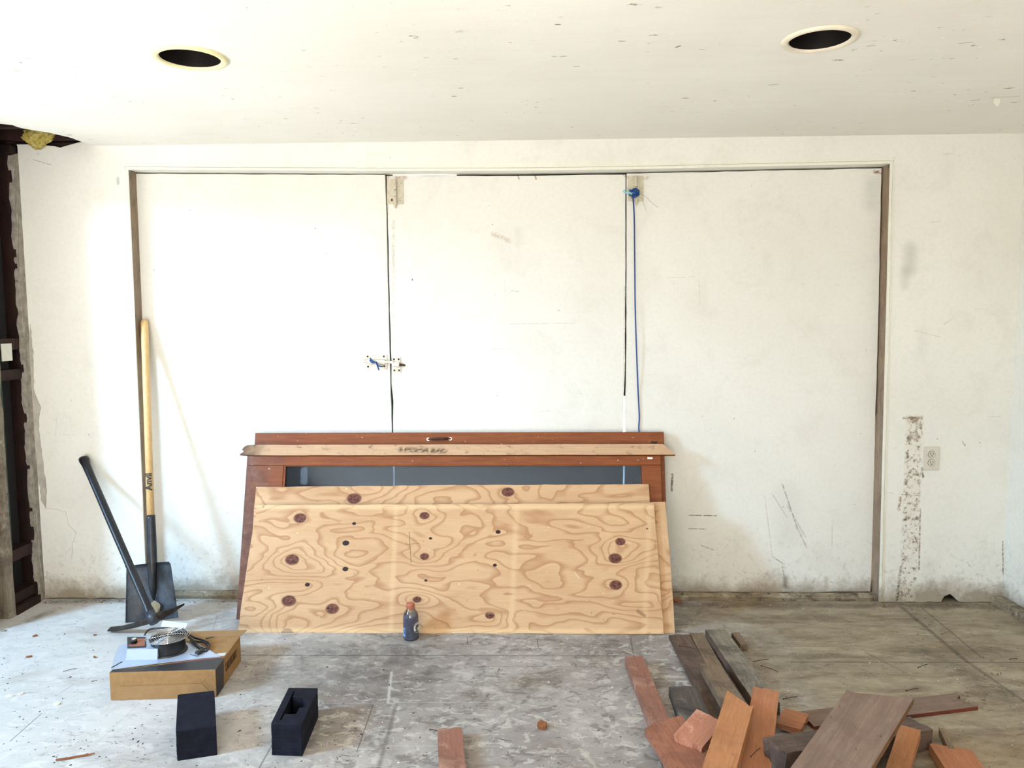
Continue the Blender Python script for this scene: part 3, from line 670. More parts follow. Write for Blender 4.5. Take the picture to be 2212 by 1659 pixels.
# ------------------------------------------------------------------ outlet
c = onY(2011, 990, W); ot = empty('electrical_outlet', (c.x, W-0.0005, c.z)); tag(ot, 'white duplex outlet plate on the right part of the back wall', 'outlet')
MAT_PLATE = simple('outlet_plate', sg(206, 200, 188), 0.4, 0, .06)
MAT_REC = simple('outlet_socket', sg(196, 190, 178), 0.4, 0, .06)
cp = mk('cover_plate', box((0, -0.003, 0), (0.076, 0.006, 0.118), bev=.0022), MAT_PLATE, ot)
for s in (1, -1):
    bm = BM(); tube(bm, [(0, -0.0055, 0.0205*s), (0, -0.0085, 0.0205*s)], 0.0172, 28); rc = mk('receptacle', bm, MAT_REC, ot)
    bm = BM(); tube(bm, [(0, -0.0058, 0.0205*s), (0, -0.0066, 0.0205*s)], 0.0186, 28); mk('receptacle_rim', bm, MAT_RUST, rc)
    bm = BM(); bx(bm, (-0.0065, -0.0087, 0.0205*s+.004), (0.0024, 0.001, 0.009)); bx(bm, (0.0065, -0.0087, 0.0205*s+.004), (0.0024, 0.001, 0.007))
    tube(bm, [(0, -0.0082, 0.0205*s-.0075), (0, -0.0092, 0.0205*s-.0075)], 0.0026, 10); mk('slots', bm, MAT_BLACKPLASTIC, rc)
bm = BM(); tube(bm, [(0, -0.006, 0), (0, -0.0072, 0)], 0.003, 10); mk('screw', bm, MAT_REC, ot)

# ------------------------------------------------------------------ recessed light cans
def can(geo, label, ringc):
    (x, y), r = geo; e = empty('recessed_light', (x, y, H)); tag(e, label, 'recessed light', 'open recessed light cans in the ceiling')
    bm = BM(); lathe(bm, [(r*0.80, -0.002), (r*0.82, -0.007), (r*0.90, -0.010), (r*0.985, -0.007), (r, -0.001), (r, 0.0), (r*.80, 0.0)], seg=64, capb=False, capt=False)
    mk('trim_ring', bm, simple('trim_ring_paint', ringc, .45, 0, .06), e, smooth=True)
    bm = BM(); lathe(bm, [(r*0.795, -0.001), (r*0.785, 0.02), (r*0.77, 0.19), (r*0.5, 0.215), (0.02, 0.22)], seg=48, capb=False, capt=True)
    mk('housing', bm, simple('can_interior', (0.012, 0.009, 0.009), .45, .3, .3), e, smooth=True)
    bm = BM(); tube(bm, smooth_path([(r*.1, -r*.3, .18), (r*.15, 0, .09), (-.02, .02, .06), (-r*.3, .03, .14)]), .003, 6); mk('wire', bm, MAT_RUST, e)
can(canA, 'left recessed light can without a bulb in the bright ceiling', sg(236, 226, 178)); can(canB, 'right recessed light can without a bulb in the spotted ceiling', sg(226, 216, 196))
# paint chip hanging from the ceiling
p = onZ(2155, 213, H)
bm = BM(); sheet(bm, [(-.012, 0), (.010, .001), (.013, -.016), (.006, -.030), (-.006, -.022), (-.014, -.014)], [], lambda u, v, w_: Vector((u, w_-v*.3, v)), .002)
o = mk('paint_chip', bm, MAT_WHITEPLASTIC); o.location = p; tag(o, 'white paint chip dangling from the ceiling near the right wall', 'paint chip')

# yellow insulation spilling from the torn corner
def insulation():
    bm = BM(); P = [(50, 279), (75, 281), (100, 286), (120, 292), (118, 312), (95, 316), (80, 322), (68, 331), (62, 318), (54, 305)]
    c = onY(85, 300, W-0.035)
    r = bmesh.ops.create_icosphere(bm, subdivisions=5, radius=1.0)
    for v in bm.verts:
        d = v.co.copy(); n = mnoise.fractal(d*2.2, 0.7, 2.0, 5); n2 = mnoise.fractal(d*9, .6, 2, 3)
        k = 1+0.28*n+0.07*n2
        x, y, z = d.x*0.082*k, d.y*0.028*k, d.z*0.058*k
        if z < 0: x = x*(1-min(.75, -z*11))-0.012*min(1, -z*18); z *= 1.05
        v.co = Vector((x, y, z))
    return mk('insulation_batt', bm, None, mats=[MAT_INS], smooth=True), c
m = M('yellow_fibreglass', 0.95, spec=.05)
MAT_INS = m.done(m.mix(m.mr(m.noise(30, 6, .7, .8), .35, .65), sg(196, 170, 58), sg(250, 234, 158)), m.noise(60, 6, .8, 1), 1.0, .01)
io, c = insulation(); io.location = (c.x, W-0.035, c.z+0.012); tag(io, 'tuft of yellow insulation poking from the torn upper left corner', 'insulation')

# ------------------------------------------------------------------ leaning sheets and frames
def lean_frame(y0, y1, z1, x0=0.0):
    V = Vector((0, y1-y0, z1)).normalized(); X = Vector((1, 0, 0)); N = X.cross(V)
    O = Vector((x0, y0, 0)); mw = Matrix((( X.x, V.x, N.x, O.x), (X.y, V.y, N.y, O.y), (X.z, V.z, N.z, O.z), (0, 0, 0, 1)))
    def uv(px, py):
        p = onP(px, py, O, N)-O; return (p.dot(X), p.dot(V))
    return mw, uv
def panel(name, fr, pts, th, mats, label, jg=0.0015, seed=1):
    mw, uv = fr; q = [uv(*p) for p in pts]
    q = [(a, max(b, 0.0)) for a, b in q]
    bm = BM(); sheet(bm, [(a, max(b, 0)) for a, b in jag(q, 0.05, jg, seed, closed=True)], [], lambda u, v, w_: Vector((u, v, w_)), -th)
    o = mk(name, bm, mats[0], mw=mw)
    o.data.materials.append(mats[1])
    for p in o.data.polygons:
        if abs(p.normal.z) < 0.5: p.material_index = 1
    if label: tag(o, label, 'plywood sheet', 'plywood sheets leaning on the doors')
    return o
MAT_PLYEDGE = wood_mat('plywood_edge', sg(120, 86, 58), sg(176, 136, 96), sg(70, 48, 36), .4, gs=3)
tilt = (3.65-3.41)/0.548
# frames
f3 = lean_frame(3.408, 3.408+tilt*0.548, 0.548)
f2 = lean_frame(3.427, 3.427+tilt*0.56, 0.56)
f1 = lean_frame(3.446, 3.446+tilt*0.63, 0.63)
def knl(fr, L): return [(*fr[1](x, y), r*0.00215) for x, y, r in L]
m, col = plywood_mat('front_plywood', knl(f3, ((648, 1119, 13), (917, 1114, 10), (631, 1209, 14), (917, 1202, 9), (624, 1298, 14), (718, 1315, 13), (901, 1295, 8), (1340, 1170, 10), (1329, 1206, 13), (1330, 1264, 12), (1058, 1329, 9), (620, 1368, 12))),
    holes=knl(f3, ((765, 1131, 4), (747, 1173, 7), (746, 1229, 6), (1076, 1149, 5), (1069, 1221, 4), (930, 1163, 3.4), (664, 1263, 5), (1398, 1142, 2.4), (569, 1095, 2.2), (920, 1254, 3))))
for (x, r_) in ((852, .018), (1112, .020), (1400, .02)):      # pale strips where battens covered the face
    A = f3[1](x+4, 1095); B = f3[1](x-8, 1360)
    col = m.mix(m.mul(m.group(G_LINE, A=(A[0], A[1], 0), D=(Vector(B)-Vector(A)).normalized().to_3d(), Len=(Vector(B)-Vector(A)).length, Wid=r_*1.2)[0], .22), col, sg(232, 200, 158))
for (x0, y0, x1, y1) in ((553, 1095, 1412, 1095), (520, 1362, 1434, 1364)):
    A = Vector(f3[1](x0, y0)).to_3d(); B = Vector(f3[1](x1, y1)).to_3d()
    col = m.mix(m.mul(m.group(G_LINE, A=A, D=(B-A).normalized(), Len=(B-A).length, Wid=.02)[0], .4), col, sg(234, 202, 158))
for (x0, y0, x1, y1, wd, c_) in ((884, 1150, 888, 1215, .004, sg(110, 90, 60)), (876, 1176, 905, 1174, .003, sg(120, 96, 64)), (1378, 1320, 1392, 1330, .014, sg(130, 88, 60)), (1040, 1318, 1092, 1322, .02, sg(170, 128, 88)), (1240, 1235, 1252, 1250, .002, sg(240, 226, 200)),):
    A = Vector(f3[1](x0, y0)).to_3d(); B = Vector(f3[1](x1, y1)).to_3d()
    col = m.mix(m.mul(m.group(G_LINE, A=A, D=(B-A).normalized(), Len=(B-A).length, Wid=wd)[0], .75), col, c_)
MAT_PLY3 = m.done(col, m.noise(50, 4), .15, .002)
m, col = plywood_mat('middle_plywood', [], (4, 2, 0)); MAT_PLY2 = m.done(col)
m, col = plywood_mat('back_plywood', knl(f1, ((765, 1077, 15), (1097, 1063, 13))), (7, 3, 0)); MAT_PLY1 = m.done(col)
panel('plywood_sheet', f3, ((513, 1370), (531, 1240), (555, 1091), (1412, 1087), (1424, 1230), (1434, 1370)), 0.015, (MAT_PLY3, MAT_PLYEDGE), 'front plywood sheet with many dark knots, bottle standing before it', seed=1)
panel('plywood_sheet', f2, ((560, 1385), (575, 1110), (1437, 1084), (1449, 1230), (1459, 1385)), 0.012, (MAT_PLY2, MAT_PLYEDGE), 'middle plywood sheet, only its right edge and top strip showing', seed=2)
panel('plywood_sheet', f1, ((535, 1394), (545, 1150), (553, 1052), (980, 1048), (1401, 1046), (1403, 1084), (1415, 1394)), 0.012, (MAT_PLY1, MAT_PLYEDGE), 'rear plywood sheet, its top band with two knots rising over the others', seed=3)

def redwood(name, loc, dark_left):
    m = M(name, 0.5, spec=.35); X, Y, Z = m.sep()[:3]
    g = m.noise(5, 6, .6, .4, m.scale((1.2, 14, 14), loc))
    col = m.mix(m.mr(g, .3, .7), sg(114, 54, 20), sg(140, 76, 32))
    col = m.mix(m.mul(m.mr(m.noise(18, 5, .6, 0, m.scale((.8, 24, 24), loc)), .5, .62), .3), col, sg(104, 48, 30))
    dk = m.math('ADD', m.mr(X, dark_left-.04, dark_left+.28, 1, 0), m.math('MULTIPLY_ADD', m.noise(9, 6), .9, -.5))
    col = m.mix(m.mul(m.mr(dk, .2, .8), .75), col, m.mix(m.mr(m.noise(16, 6, .7), .4, .62), sg(78, 54, 46), sg(118, 88, 76)))
    col = m.mix(m.mul(m.mr(m.noise(50, 4, .6), .67, .7), .5), col, sg(214, 190, 170))
    return m.done(col, g, .2, .002)
def glass_mat(name, stain):
    m = M(name, .05); t = m.t
    tr = m.new('ShaderNodeBsdfTransparent'); tr.inputs[0].default_value = (0.33, 0.42, 0.53, 1)
    gl = m.new('ShaderNodeBsdfGlossy'); gl.inputs['Roughness'].default_value = .06; gl.inputs[0].default_value = (.8, .9, 1, 1)
    mx = m.new('ShaderNodeMixShader'); mx.inputs[0].default_value = 0.05
    t.links.new(tr.outputs[0], mx.inputs[1]); t.links.new(gl.outputs[0], mx.inputs[2])
    df = m.new('ShaderNodeBsdfDiffuse'); df.inputs[0].default_value = (*sg(128, 140, 152), 1)
    m2 = m.new('ShaderNodeMixShader')
    msk = m.math('ADD', m.mul(m.mr(m.noise(3, 6, .7), .45, .7), .06), .03)
    if stain:
        (u, v) = stain; d = m.group(G_LINE, A=(u, v-.02, 0), D=(0, 1, 0), Len=.05, Wid=.05)[0]
        msk = m.mx(msk, m.mul(m.mr(m.math('ADD', d, m.math('MULTIPLY_ADD', m.noise(28, 5, .6), .9, -.45)), .42, .60), .34))
    m.L(msk, m2.inputs[0]); t.links.new(mx.outputs[0], m2.inputs[1]); t.links.new(df.outputs[0], m2.inputs[2])
    t.links.new(m2.outputs[0], m.out.inputs[0]); return m.m
def framed_door(fr, corners, rail, stileL, stileR, th, label, mat, gmat, loc_name):
    mw, uv = fr; (TL, TR, BR_, BL_) = corners
    root = empty(loc_name, mw=mw); tag(root, label, 'door', None)
    x0a, v1 = uv(*TL); x1a, v1b = uv(*TR); v1 = (v1+v1b)/2; x0, x1 = x0a, x1a
    def part(name, a, b, c, d, t0=0.0, t1=-th, mt=mat, bev=.002):
        bm = box(((a+b)/2, (c+d)/2, (t0+t1)/2), (b-a, d-c, abs(t1-t0)), bev=bev); return mk(name, bm, mt, root)
    part('top_rail', x0, x1, v1-rail, v1); part('bottom_rail', x0, x1, 0.0, rail*1.1)
    part('stile', x0, x0+stileL, rail*1.1+.0006, v1-rail-.0006); part('stile', x1-stileR, x1, rail*1.1+.0006, v1-rail-.0006)
    part('glass_pane', x0+stileL, x1-stileR, rail*1.1, v1-rail, -th*.45, -th*.45-.004, gmat, 0)
    # glazing beads
    for (a, b, c, d) in ((x0+stileL, x0+stileL+.010, rail*1.1, v1-rail), (x1-stileR-.004, x1-stileR, rail*1.1, v1-rail), (x0+stileL, x1-stileR, v1-rail-.004, v1-rail)):
        part('glazing_bead', a, b, c, d, -th*.12, -th*.44, mat, 0)
    return root, (x0, x1, v1)
# front frame
MAT_TRIMBOARD = wood_mat('tan_trim_board', sg(196, 154, 116), sg(176, 134, 98), sg(110, 88, 68), .6)
def tb():
    m = M('tan_trim_board', .7, spec=.2); X, Y, Z = m.sep()[:3]
    col = m.mix(m.mr(m.noise(6, 5, .6, .3, m.scale((1, 14, 14))), .3, .7), sg(182, 148, 118), sg(198, 164, 132))
    col = m.mix(m.mul(m.mr(m.noise(30, 6, .7, .3, m.scale((.6, 1.2, 1))), .56, .66), .7), col, sg(120, 98, 76))
    spot = line(m, (onY(865, 970, 3.77).x, .03, 0), (onY(960, 970, 3.77).x, .022, 0), .024)
    col = m.mix(m.mul(m.mul(spot, m.mr(m.noise(60, 4, .7), .42, .5)), .85), col, sg(70, 58, 46))
    e = m.math('ADD', m.mr(X, onY(517, 970, 3.77).x, onY(610, 970, 3.77).x, 1, 0), m.math('MULTIPLY_ADD', m.noise(16, 5), .8, -.4))
    col = m.mix(m.mul(m.mr(e, .3, .9), .85), col, sg(72, 54, 46))
    return m.done(col, m.noise(50, 5), .4, .002)
MAT_TRIMBOARD = tb()
fA = lean_frame(3.560, 3.776, 0.755)
uL = fA[1](535, 975)[0]
MAT_RWA = redwood('front_frame_wood', (0, 0, 0), uL)
gA = glass_mat('dirty_tinted_glass', fA[1](655, 1028))
zL = fA[1](535, 975)[1]
a_in = fA[1](612, 1020)[0]-uL; b_in = fA[1](1425, 1020)[0]-fA[1](1385, 1020)[0]; rl = fA[1](980, 968)[1]-fA[1](980, 1006)[1]
rootA, infoA = framed_door(fA, ((535, 968), (1426, 966), None, None), rl, a_in, b_in, .034, 'glazed redwood door frame on its side, nearer one, behind the plywood', MAT_RWA, gA, 'glazed_door')
p = fA[1](1402, 990)
o = mk('corner_bracket', box((p[0]+.004, p[1], .003), (.026, .012, .005), bev=.001), MAT_CHROME, rootA)
# rear frame
fB = lean_frame(3.630, 3.840, 0.850)
uLB = fB[1](551, 940)[0]
MAT_RWB = redwood('rear_frame_wood', (3, 1, 0), uLB-.08)
gB = glass_mat('clear_old_glass', None)
for n in gB.node_tree.nodes:
    if n.type == 'BSDF_TRANSPARENT': n.inputs[0].default_value = (.86, .9, .9, 1)
rlB = 0.105
rootB, infoB = framed_door(fB, ((551, 937), (1434, 931), None, None), rlB, fB[1](612, 960)[0]-uLB, .095, .032, 'rear reddish wooden glazed door on its side with a small pull handle on top', MAT_RWB, gB, 'glazed_door')
# handle of the rear door
q0, q1 = fB[1](925, 949), fB[1](973, 948)
bm = BM(); tube(bm, smooth_path([(q0[0], q0[1], .004), (q0[0]+.012, q0[1], .012), ((q0[0]+q1[0])/2, q0[1], .022), (q1[0]-.012, q1[1], .012), (q1[0], q1[1], .004)]), [0.004]*8+[.0065]*10+[.004]*7, 10)
hd = mk('pull_handle', bm, MAT_RUST, rootB, smooth=True)
for q in (q0, q1):
    bm = BM(); tube(bm, [(q[0], q[1], 0.0005), (q[0], q[1], .004)], .0085, 18); ro = mk('handle_rosette', bm, simple('nickel', (.55, .5, .45), .3, .9, .1), hd)
    bm = BM(); tube(bm, [(q[0], q[1], 0.0042), (q[0], q[1], .0055)], .0035, 10); mk('screw', bm, MAT_BLACKPLASTIC, ro)
p = fB[1](1413, 957); mk('corner_bracket', box((p[0], p[1], .003), (.030, .016, .005), bev=.001), MAT_RUST, rootB)
# foot of the rear door poking out at the right
# trim board resting on the front frame's top edge
zb = onY(990, 983, 3.764).z
tA = onY(517, 984, 3.764); tB = onY(1459, 984, 3.764)
V = Vector((0, 0.034, 0.052)).normalized(); N = Vector((1, 0, 0)).cross(V)
mw = Matrix(((1, 0, 0, 0), (0, V.y, N.y, 3.764), (0, V.z, N.z, zb), (0, 0, 0, 1)))
top = onP(990, 960, Vector((0, 3.764, zb)), N)
wv = (top-Vector((0, 3.764, zb))).dot(V)
xe0 = tA.x; xe1 = tB.x
out = [(xe0, .006)] + jag([(xe0-.002, .006), (xe0+.018, .022), (xe0+.006, .034), (xe0+.03, wv-.002)], .008, .003, 4)[1:] + jag([(xe0+.05, wv), (onY(1434, 960, 3.77).x, wv)], .06, .0007, 2) + [(xe1-.006, .008), (xe1, 0)] + jag([(xe1, 0), (xe0, 0)], .08, .0006, 3)[1:-1]
bm = BM(); sheet(bm, out, [], lambda u, v, w_: Vector((u, v, w_)), -.016)
o = mk('trim_board', bm, None, mw=mw, mats=[MAT_TRIMBOARD, MAT_RWA])
for p in o.data.polygons:
    if abs(p.normal.z) < .5: p.material_index = 1
tag(o, 'long tan trim board with mitred right end lying across the glazed frames', 'board')

# ------------------------------------------------------------------ shovel
MAT_ASH = wood_mat('varnished_ash', sg(206, 168, 112), sg(226, 192, 138), None, rough=.35, gs=1.5, vert=True)
T = onY(312, 690, 3.868); B = onZ(333, 1341, 0.004)
sh = empty('shovel', (B.x, B.y, 0)); tag(sh, 'square-blade shovel with pale wooden handle standing against the left door jamb', 'shovel')
ax = (T-B).normalized(); Ls = (T-B).length
side = Vector((1, 0, 0)); side = (side-ax*side.dot(ax)).normalized(); nf = side.cross(ax).normalized()   # nf towards camera
if nf.y > 0: nf = -nf
base = Vector((B.x, B.y, 0))
def SL(s, u=0, n=0): return B+ax*(s*Ls)+side*u+nf*n-base
def atpx(py):      # fraction along the axis that lands on image row py
    lo, hi = 0, 1
    for _ in range(40):
        mid = (lo+hi)/2; q = RM.transposed() @ (B+ax*(mid*Ls)-CAM); y = CY-FPX*q.y/-q.z
        if y > py: lo = mid
        else: hi = mid
    return lo
s_fer = atpx(1113); s_fb = atpx(1222); s_top = atpx(1216)
hp = [SL(1.0), SL(.997), SL(.985), SL(.9), SL(.7), SL(s_fer-.02)]
bm = BM(); tube(bm, hp, [.008, .014, .0185, .0185, .0175, .0175], 20); mk('handle', bm, MAT_ASH, sh, smooth=True)
bm = BM(); tube(bm, [SL(s_fer, n=0), SL(s_fer-.01), SL((s_fer+s_fb)/2), SL(s_fb), SL(s_fb-.07, n=.003), SL(s_fb-.115, n=-.006)], [.0205, .021, .0225, .023, .017, .004], 20)
mk('socket', bm, MAT_STEELDARK, sh, smooth=True)
def blade():
    bm = BM(); NU, NV = 24, 26; top = s_top*Ls; R = []
    for j in range(NV+1):
        v = j/NV; row = []
        for i in range(NU+1):
            u = i/NU*2-1
            hwid = 0.107+0.022*v
            s = top*(1-v)
            n = 0.032*(abs(u)**2.4)*(1-.35*v) - 0.006*math.cos(u*PI)*(1-v)
            n += 0.012*math.exp(-(u/.13)**2)*max(0, 1-v*1.7)
            if j == 0: n += .016; s -= 0.0
            if j == 1: n += .002
            sag = 0.006*(abs(u)**2)*(1 if j == NV else 0)
            row.append(bm.verts.new(B+ax*(s+sag)+side*(u*hwid)+nf*n-base))
        R.append(row)
    for a, b in zip(R, R[1:]):
        for i in range(NU): bm.faces.new((a[i], a[i+1], b[i+1], b[i]))
    bmesh.ops.solidify(bm, geom=bm.faces[:], thickness=.0022); return bm
mb = M('shovel_blade_steel', .38, .35, .5)
MAT_BLADE = mb.done(mb.mix(mb.mr(mb.noise(7, 5, .6), .4, .65), (0.07, .078, .095), (0.22, .245, .29)), mb.noise(40, 4), .1, .001, mb.mr(mb.noise(14, 5), .35, .65, .26, .55))
mk('blade', blade(), MAT_BLADE, sh, smooth=True)
def text_mesh(txt, size, bold=0.0, depth=0.0006):
    cu = bpy.data.curves.new('lettering', 'FONT'); cu.body = txt; cu.size = size; cu.extrude = depth; cu.offset = bold; cu.align_x = 'CENTER'; cu.align_y = 'CENTER'
    ob = bpy.data.objects.new('tmp', cu); COL.objects.link(ob); dg = bpy.context.evaluated_depsgraph_get(); dg.update()
    me = bpy.data.meshes.new_from_object(ob.evaluated_get(dg)); bpy.data.objects.remove(ob, do_unlink=True)
    bm = BM(); bm.from_mesh(me); bpy.data.meshes.remove(me); return bm
def anvil():
    bm = text_mesh('Anvil', 0.042, .0012, .0005)
    bmesh.ops.triangulate(bm, faces=bm.faces[:])
    for _ in range(3): bmesh.ops.subdivide_edges(bm, edges=[e for e in bm.edges if e.calc_length() > .004], cuts=1); bmesh.ops.triangulate(bm, faces=bm.faces[:])
    # wrap round the handle: text x runs up the shaft, y goes across it
    for v in bm.verts:
        a = -(v.co.y-.004)/.0185; r_ = .0200+v.co.z
        v.co = SL(atpx(1041)) + ax*(v.co.x*1.0) + side*(math.sin(a)*r_) + nf*(math.cos(a)*r_)
    return bm
o = mk('lettering', anvil(), MAT_BLACKPLASTIC, sh)
# dried clod on the blade
c = SL(atpx(1312), .012, .014)
bm = BM(); bmesh.ops.create_icosphere(bm, subdivisions=3, radius=1)
for v in bm.verts:
    d = v.co.copy(); k = 1+.3*mnoise.noise(d*2); v.co = c + side*(d.x*.026*k) + ax*(d.y*.029*k) + nf*(d.z*.006)
o = mk('clod', bm, simple('dried_mud', sg(150, 136, 108), .95, 0, .15), org=None); o.location = base; tag(o, 'tan clod of dried mud stuck to the shovel blade', 'mud')

# ------------------------------------------------------------------ mattock
T = onY(180, 990, 3.795); B = onZ(329, 1334, 0.100)
mt = empty('mattock', (B.x, B.y, 0)); tag(mt, 'mattock with black handle leaning on the wall left of the shovel', 'mattock'); b0 = Vector((B.x, B.y, 0))
ax = (T-B).normalized(); L = (T-B).length
bm = BM(); tube(bm, [B+ax*(L*t)-b0 for t in (0, .04, .06, .5, .88, .955, .985, 1.0)], [.020, .020, .017, .0185, .0185, .020, .0245, .023], 20, squash=.82)
mk('handle', bm, simple('black_fibreglass', (.012, .011, .014), .38, 0, .4, 25), mt, smooth=True)
# head: curved forged bar, adze blade at left, pick point at right
hp = [(236, 1359, .012, .030, .004), (262, 1357, .024, .028, .006), (290, 1351, .046, .022, .009), (312, 1343, .076, .018, .014), (330, 1336, .092, .018, .019), (350, 1329, .100, .016, .017), (375, 1318, .108, .012, .011), (398, 1305, .116, .005, .004)]
bm = BM(); R = []
P3 = []
for (x, y, z, wd, th) in hp:
    p = onZ(x, y, z); P3.append((p, wd, th))
dd = (P3[-1][0]-P3[0][0]); dd.z = 0; dd.normalize(); sv = Vector((-dd.y, dd.x, 0))
Q = []
for i in range(len(P3)-1):
    for k in range(4):
        t = k/4; Q.append(((P3[i][0].lerp(P3[i+1][0], t)), P3[i][1]*(1-t)+P3[i+1][1]*t, P3[i][2]*(1-t)+P3[i+1][2]*t))
Q.append(P3[-1])
for (p, wd, th) in Q:
    p = p-b0; pz = Vector((0, 0, 1))
    R.append([bm.verts.new(p+sv*wd*c_*.7+pz*th*s_) for c_, s_ in ((-1, -.5), (-.8, -1), (.8, -1), (1, -.5), (1, .5), (.8, 1), (-.8, 1), (-1, .5))])
for a, b in zip(R, R[1:]):
    for k in range(8): bm.faces.new((a[k], a[(k+1) % 8], b[(k+1) % 8], b[k]))
bm.faces.new(R[0]); bm.faces.new(R[-1][::-1])
zmin = min(v.co.z for v in bm.verts)
for v in bm.verts: v.co.z -= min(0, zmin)
mk('head', bm, simple('forged_iron', (.045, .036, .032), .55, .5, .4, 30), mt, smooth=False)
bm = BM(); tube(bm, [B-b0-ax*.028, B-b0+ax*.03], [.0215, .0205], 16); mk('eye', bm, simple('forged_eye', (.06, .065, .08), .45, .5, .3, 30), mt, smooth=True)

# ------------------------------------------------------------------ cardboard box with the duct fan on it
FL, FR_ = onZ(239, 1513), onZ(468, 1506)
hB = onY(234, 1453, FL.y).z
BRr = onZ(505, 1428)
ux = (FR_-FL); WB = ux.length; ux.normalize(); uy = Vector((-ux.y, ux.x, 0)); DB = (BRr-FR_).dot(uy)
bxr = empty('cardboard_box', mw=Matrix(((ux.x, uy.x, 0, FL.x), (ux.y, uy.y, 0, FL.y), (0, 0, 1, 0), (0, 0, 0, 1))))
tag(bxr, 'brown cardboard carton with dark printed band lying flat before the shovel', 'box')
MAT_CARD = simple('kraft_cardboard', sg(152, 118, 78), .8, 0, .07, 30)
def card():
    m = M('kraft_cardboard_front', .8, spec=.15)
    col = m.mix(m.mr(m.noise(40, 5), .35, .65), sg(158, 124, 84), sg(146, 112, 74))
    fx = [((0, -.001, hB), (.028, -.001, hB*.55)), ((.004, -.001, 0), (.040, -.001, hB*.48)), ((.040, -.001, hB*.52), (WB-.055, -.001, hB*.52)), ((WB-.055, -.001, hB*.52), (WB-.004, -.001, hB*.98))]
    for a, b in fx[1:]: col = m.mix(m.mul(line(m, a, b, .0022), .85), col, sg(112, 82, 52))
    col = m.mix(m.mul(line(m, *fx[0], .0018), .6), col, sg(130, 98, 64))
    return m.done(col)
MAT_CARDF = card()
mk('carton', box((WB/2, DB/2, hB/2), (WB, DB, hB), bev=.002), MAT_CARDF, bxr)
# folded flap relief on the front face
bm = BM(); sheet(bm, [(.006, .001), (WB-.004, .001), (WB-.052, hB*.50), (WB*.6, hB*.515), (WB*.35, hB*.49), (.040, hB*.50)], [], lambda u, v, w_: Vector((u, -.0006-w_, v)), .0016); mk('end_flap', bm, MAT_CARD, bxr)
MAT_PRINT = simple('dark_printed_band', (0.020, 0.019, 0.023), .45, 0, .3, 8)
MAT_COPPER = simple('copper_printed_stripe', sg(150, 92, 74), .5, 0, .1)
MAT_GREYPRINT = simple('pale_grey_sheet_metal', sg(176, 190, 212), .3, .25, .05, 6)
zt = hB+.0004
flat = lambda z: (lambda u, v, w_: Vector((u, v, z+w_)))
bm = BM(); sheet(bm, [(0.002, 0.001), (WB-.001, .001), (WB-.001, .105), (WB*.75, .085), (WB*.45, .055), (WB*.2, .030), (.004, .016)], [], flat(zt), .0006); mk('printed_band', bm, MAT_PRINT, bxr)
bm = BM(); sheet(bm, [(WB*.48, .056), (WB*.75, .082), (WB-.002, .100), (WB-.002, .108), (WB*.75, .092), (WB*.48, .060)], [], flat(zt+.0008), .0004); mk('copper_stripe', bm, MAT_COPPER, bxr)
bm = BM(); sheet(bm, [(WB*.80, .106), (WB-.004, .118), (WB-.004, .146), (WB*.80, .132)], [], flat(zt+.001), .0005); mk('paper_label', bm, simple('label_paper', (.62, .61, .6), .6, 0, .03), bxr)
bm = text_mesh('DUCT BOOSTER', .018, .0002, .0001)
bmesh.ops.transform(bm, matrix=Matrix.Translation((WB*.56, .030, zt+.0010)), verts=bm.verts); 
bm.free()
# dark band turning down the right side, and box printing
bm = BM(); sheet(bm, [(.001, .001), (.082, .001), (.096, hB-.001), (.001, hB-.001)], [], lambda u, v, w_: Vector((WB+.0004+w_, u, v)), .0006); mk('printed_side', bm, MAT_PRINT, bxr)
bm = BM(); r = random.Random(2)
yb = .115
for k in range(11):
    wd = r.uniform(.006, .011); hh = hB*.30
    for (a, b, c_, d) in ((0, .25, 0, 1), (.7, .95, 0, 1), (0, .95, .4, .6)) if k % 3 else ((0, .3, 0, 1), (0, .9, .8, 1), (0, .9, 0, .2)):
        bx(bm, (WB+.0008, yb+wd*(a+b)/2, hB*.42+hh*(c_+d)/2), (.0006, wd*(b-a), hh*(d-c_)))
    yb += wd+.004
mk('side_printing', bm, simple('brown_ink', sg(84, 58, 36), .7), bxr)
# loose back flap
bm = BM(); sheet(bm, [(.08, DB), (WB, DB), (WB+.01, DB+.06), (.06, DB+.06)], [], lambda u, v, w_: Vector((u, v, hB-.002+(v-DB)*.0+w_)), .0025); mk('top_flap', bm, MAT_CARD, bxr)
# fan unit: its own thing resting on the carton
inv = bxr.matrix_world.inverted()
def bl_(px, py, z): return inv @ onZ(px, py, z)
fan = empty('duct_fan', mw=bxr.matrix_world @ Matrix.Translation((0, 0, hB+.0012))); tag(fan, 'sheet metal fan unit with round wire guard, knob and cord resting on the carton', 'fan')
base_pts = [bl_(x, y, hB) for x, y in ((240, 1449), (250, 1413), (258, 1397), (345, 1384), (430, 1394), (476, 1421), (440, 1424), (352, 1434), (262, 1446))]
bm = BM(); sheet(bm, [(p.x, p.y) for p in base_pts], [], flat(0.0018), .003); mk('base_plate', bm, MAT_GREYPRINT, fan)
bm = BM(); a = bl_(241, 1446, hB); b = bl_(264, 1433, hB); tube(bm, [(a.x, a.y, .006), (b.x, b.y, .006)], .0016, 6); mk('seam', bm, MAT_BLACKPLASTIC, fan)
hC = .038
ca = bl_(271, 1430, hB); cb = bl_(338, 1428, hB); cf = bl_(271, 1407, hB+hC)
cx0, cx1, cy0 = ca.x, cb.x+.004, ca.y
cy1 = bl_(275, 1380, hB+hC).y
bm = BM(); sheet(bm, [(cx0, cy0), (cx1, cy0), (cx1, cy1+.012), (cx0, cy1+.012)], [], flat(.005), hC)
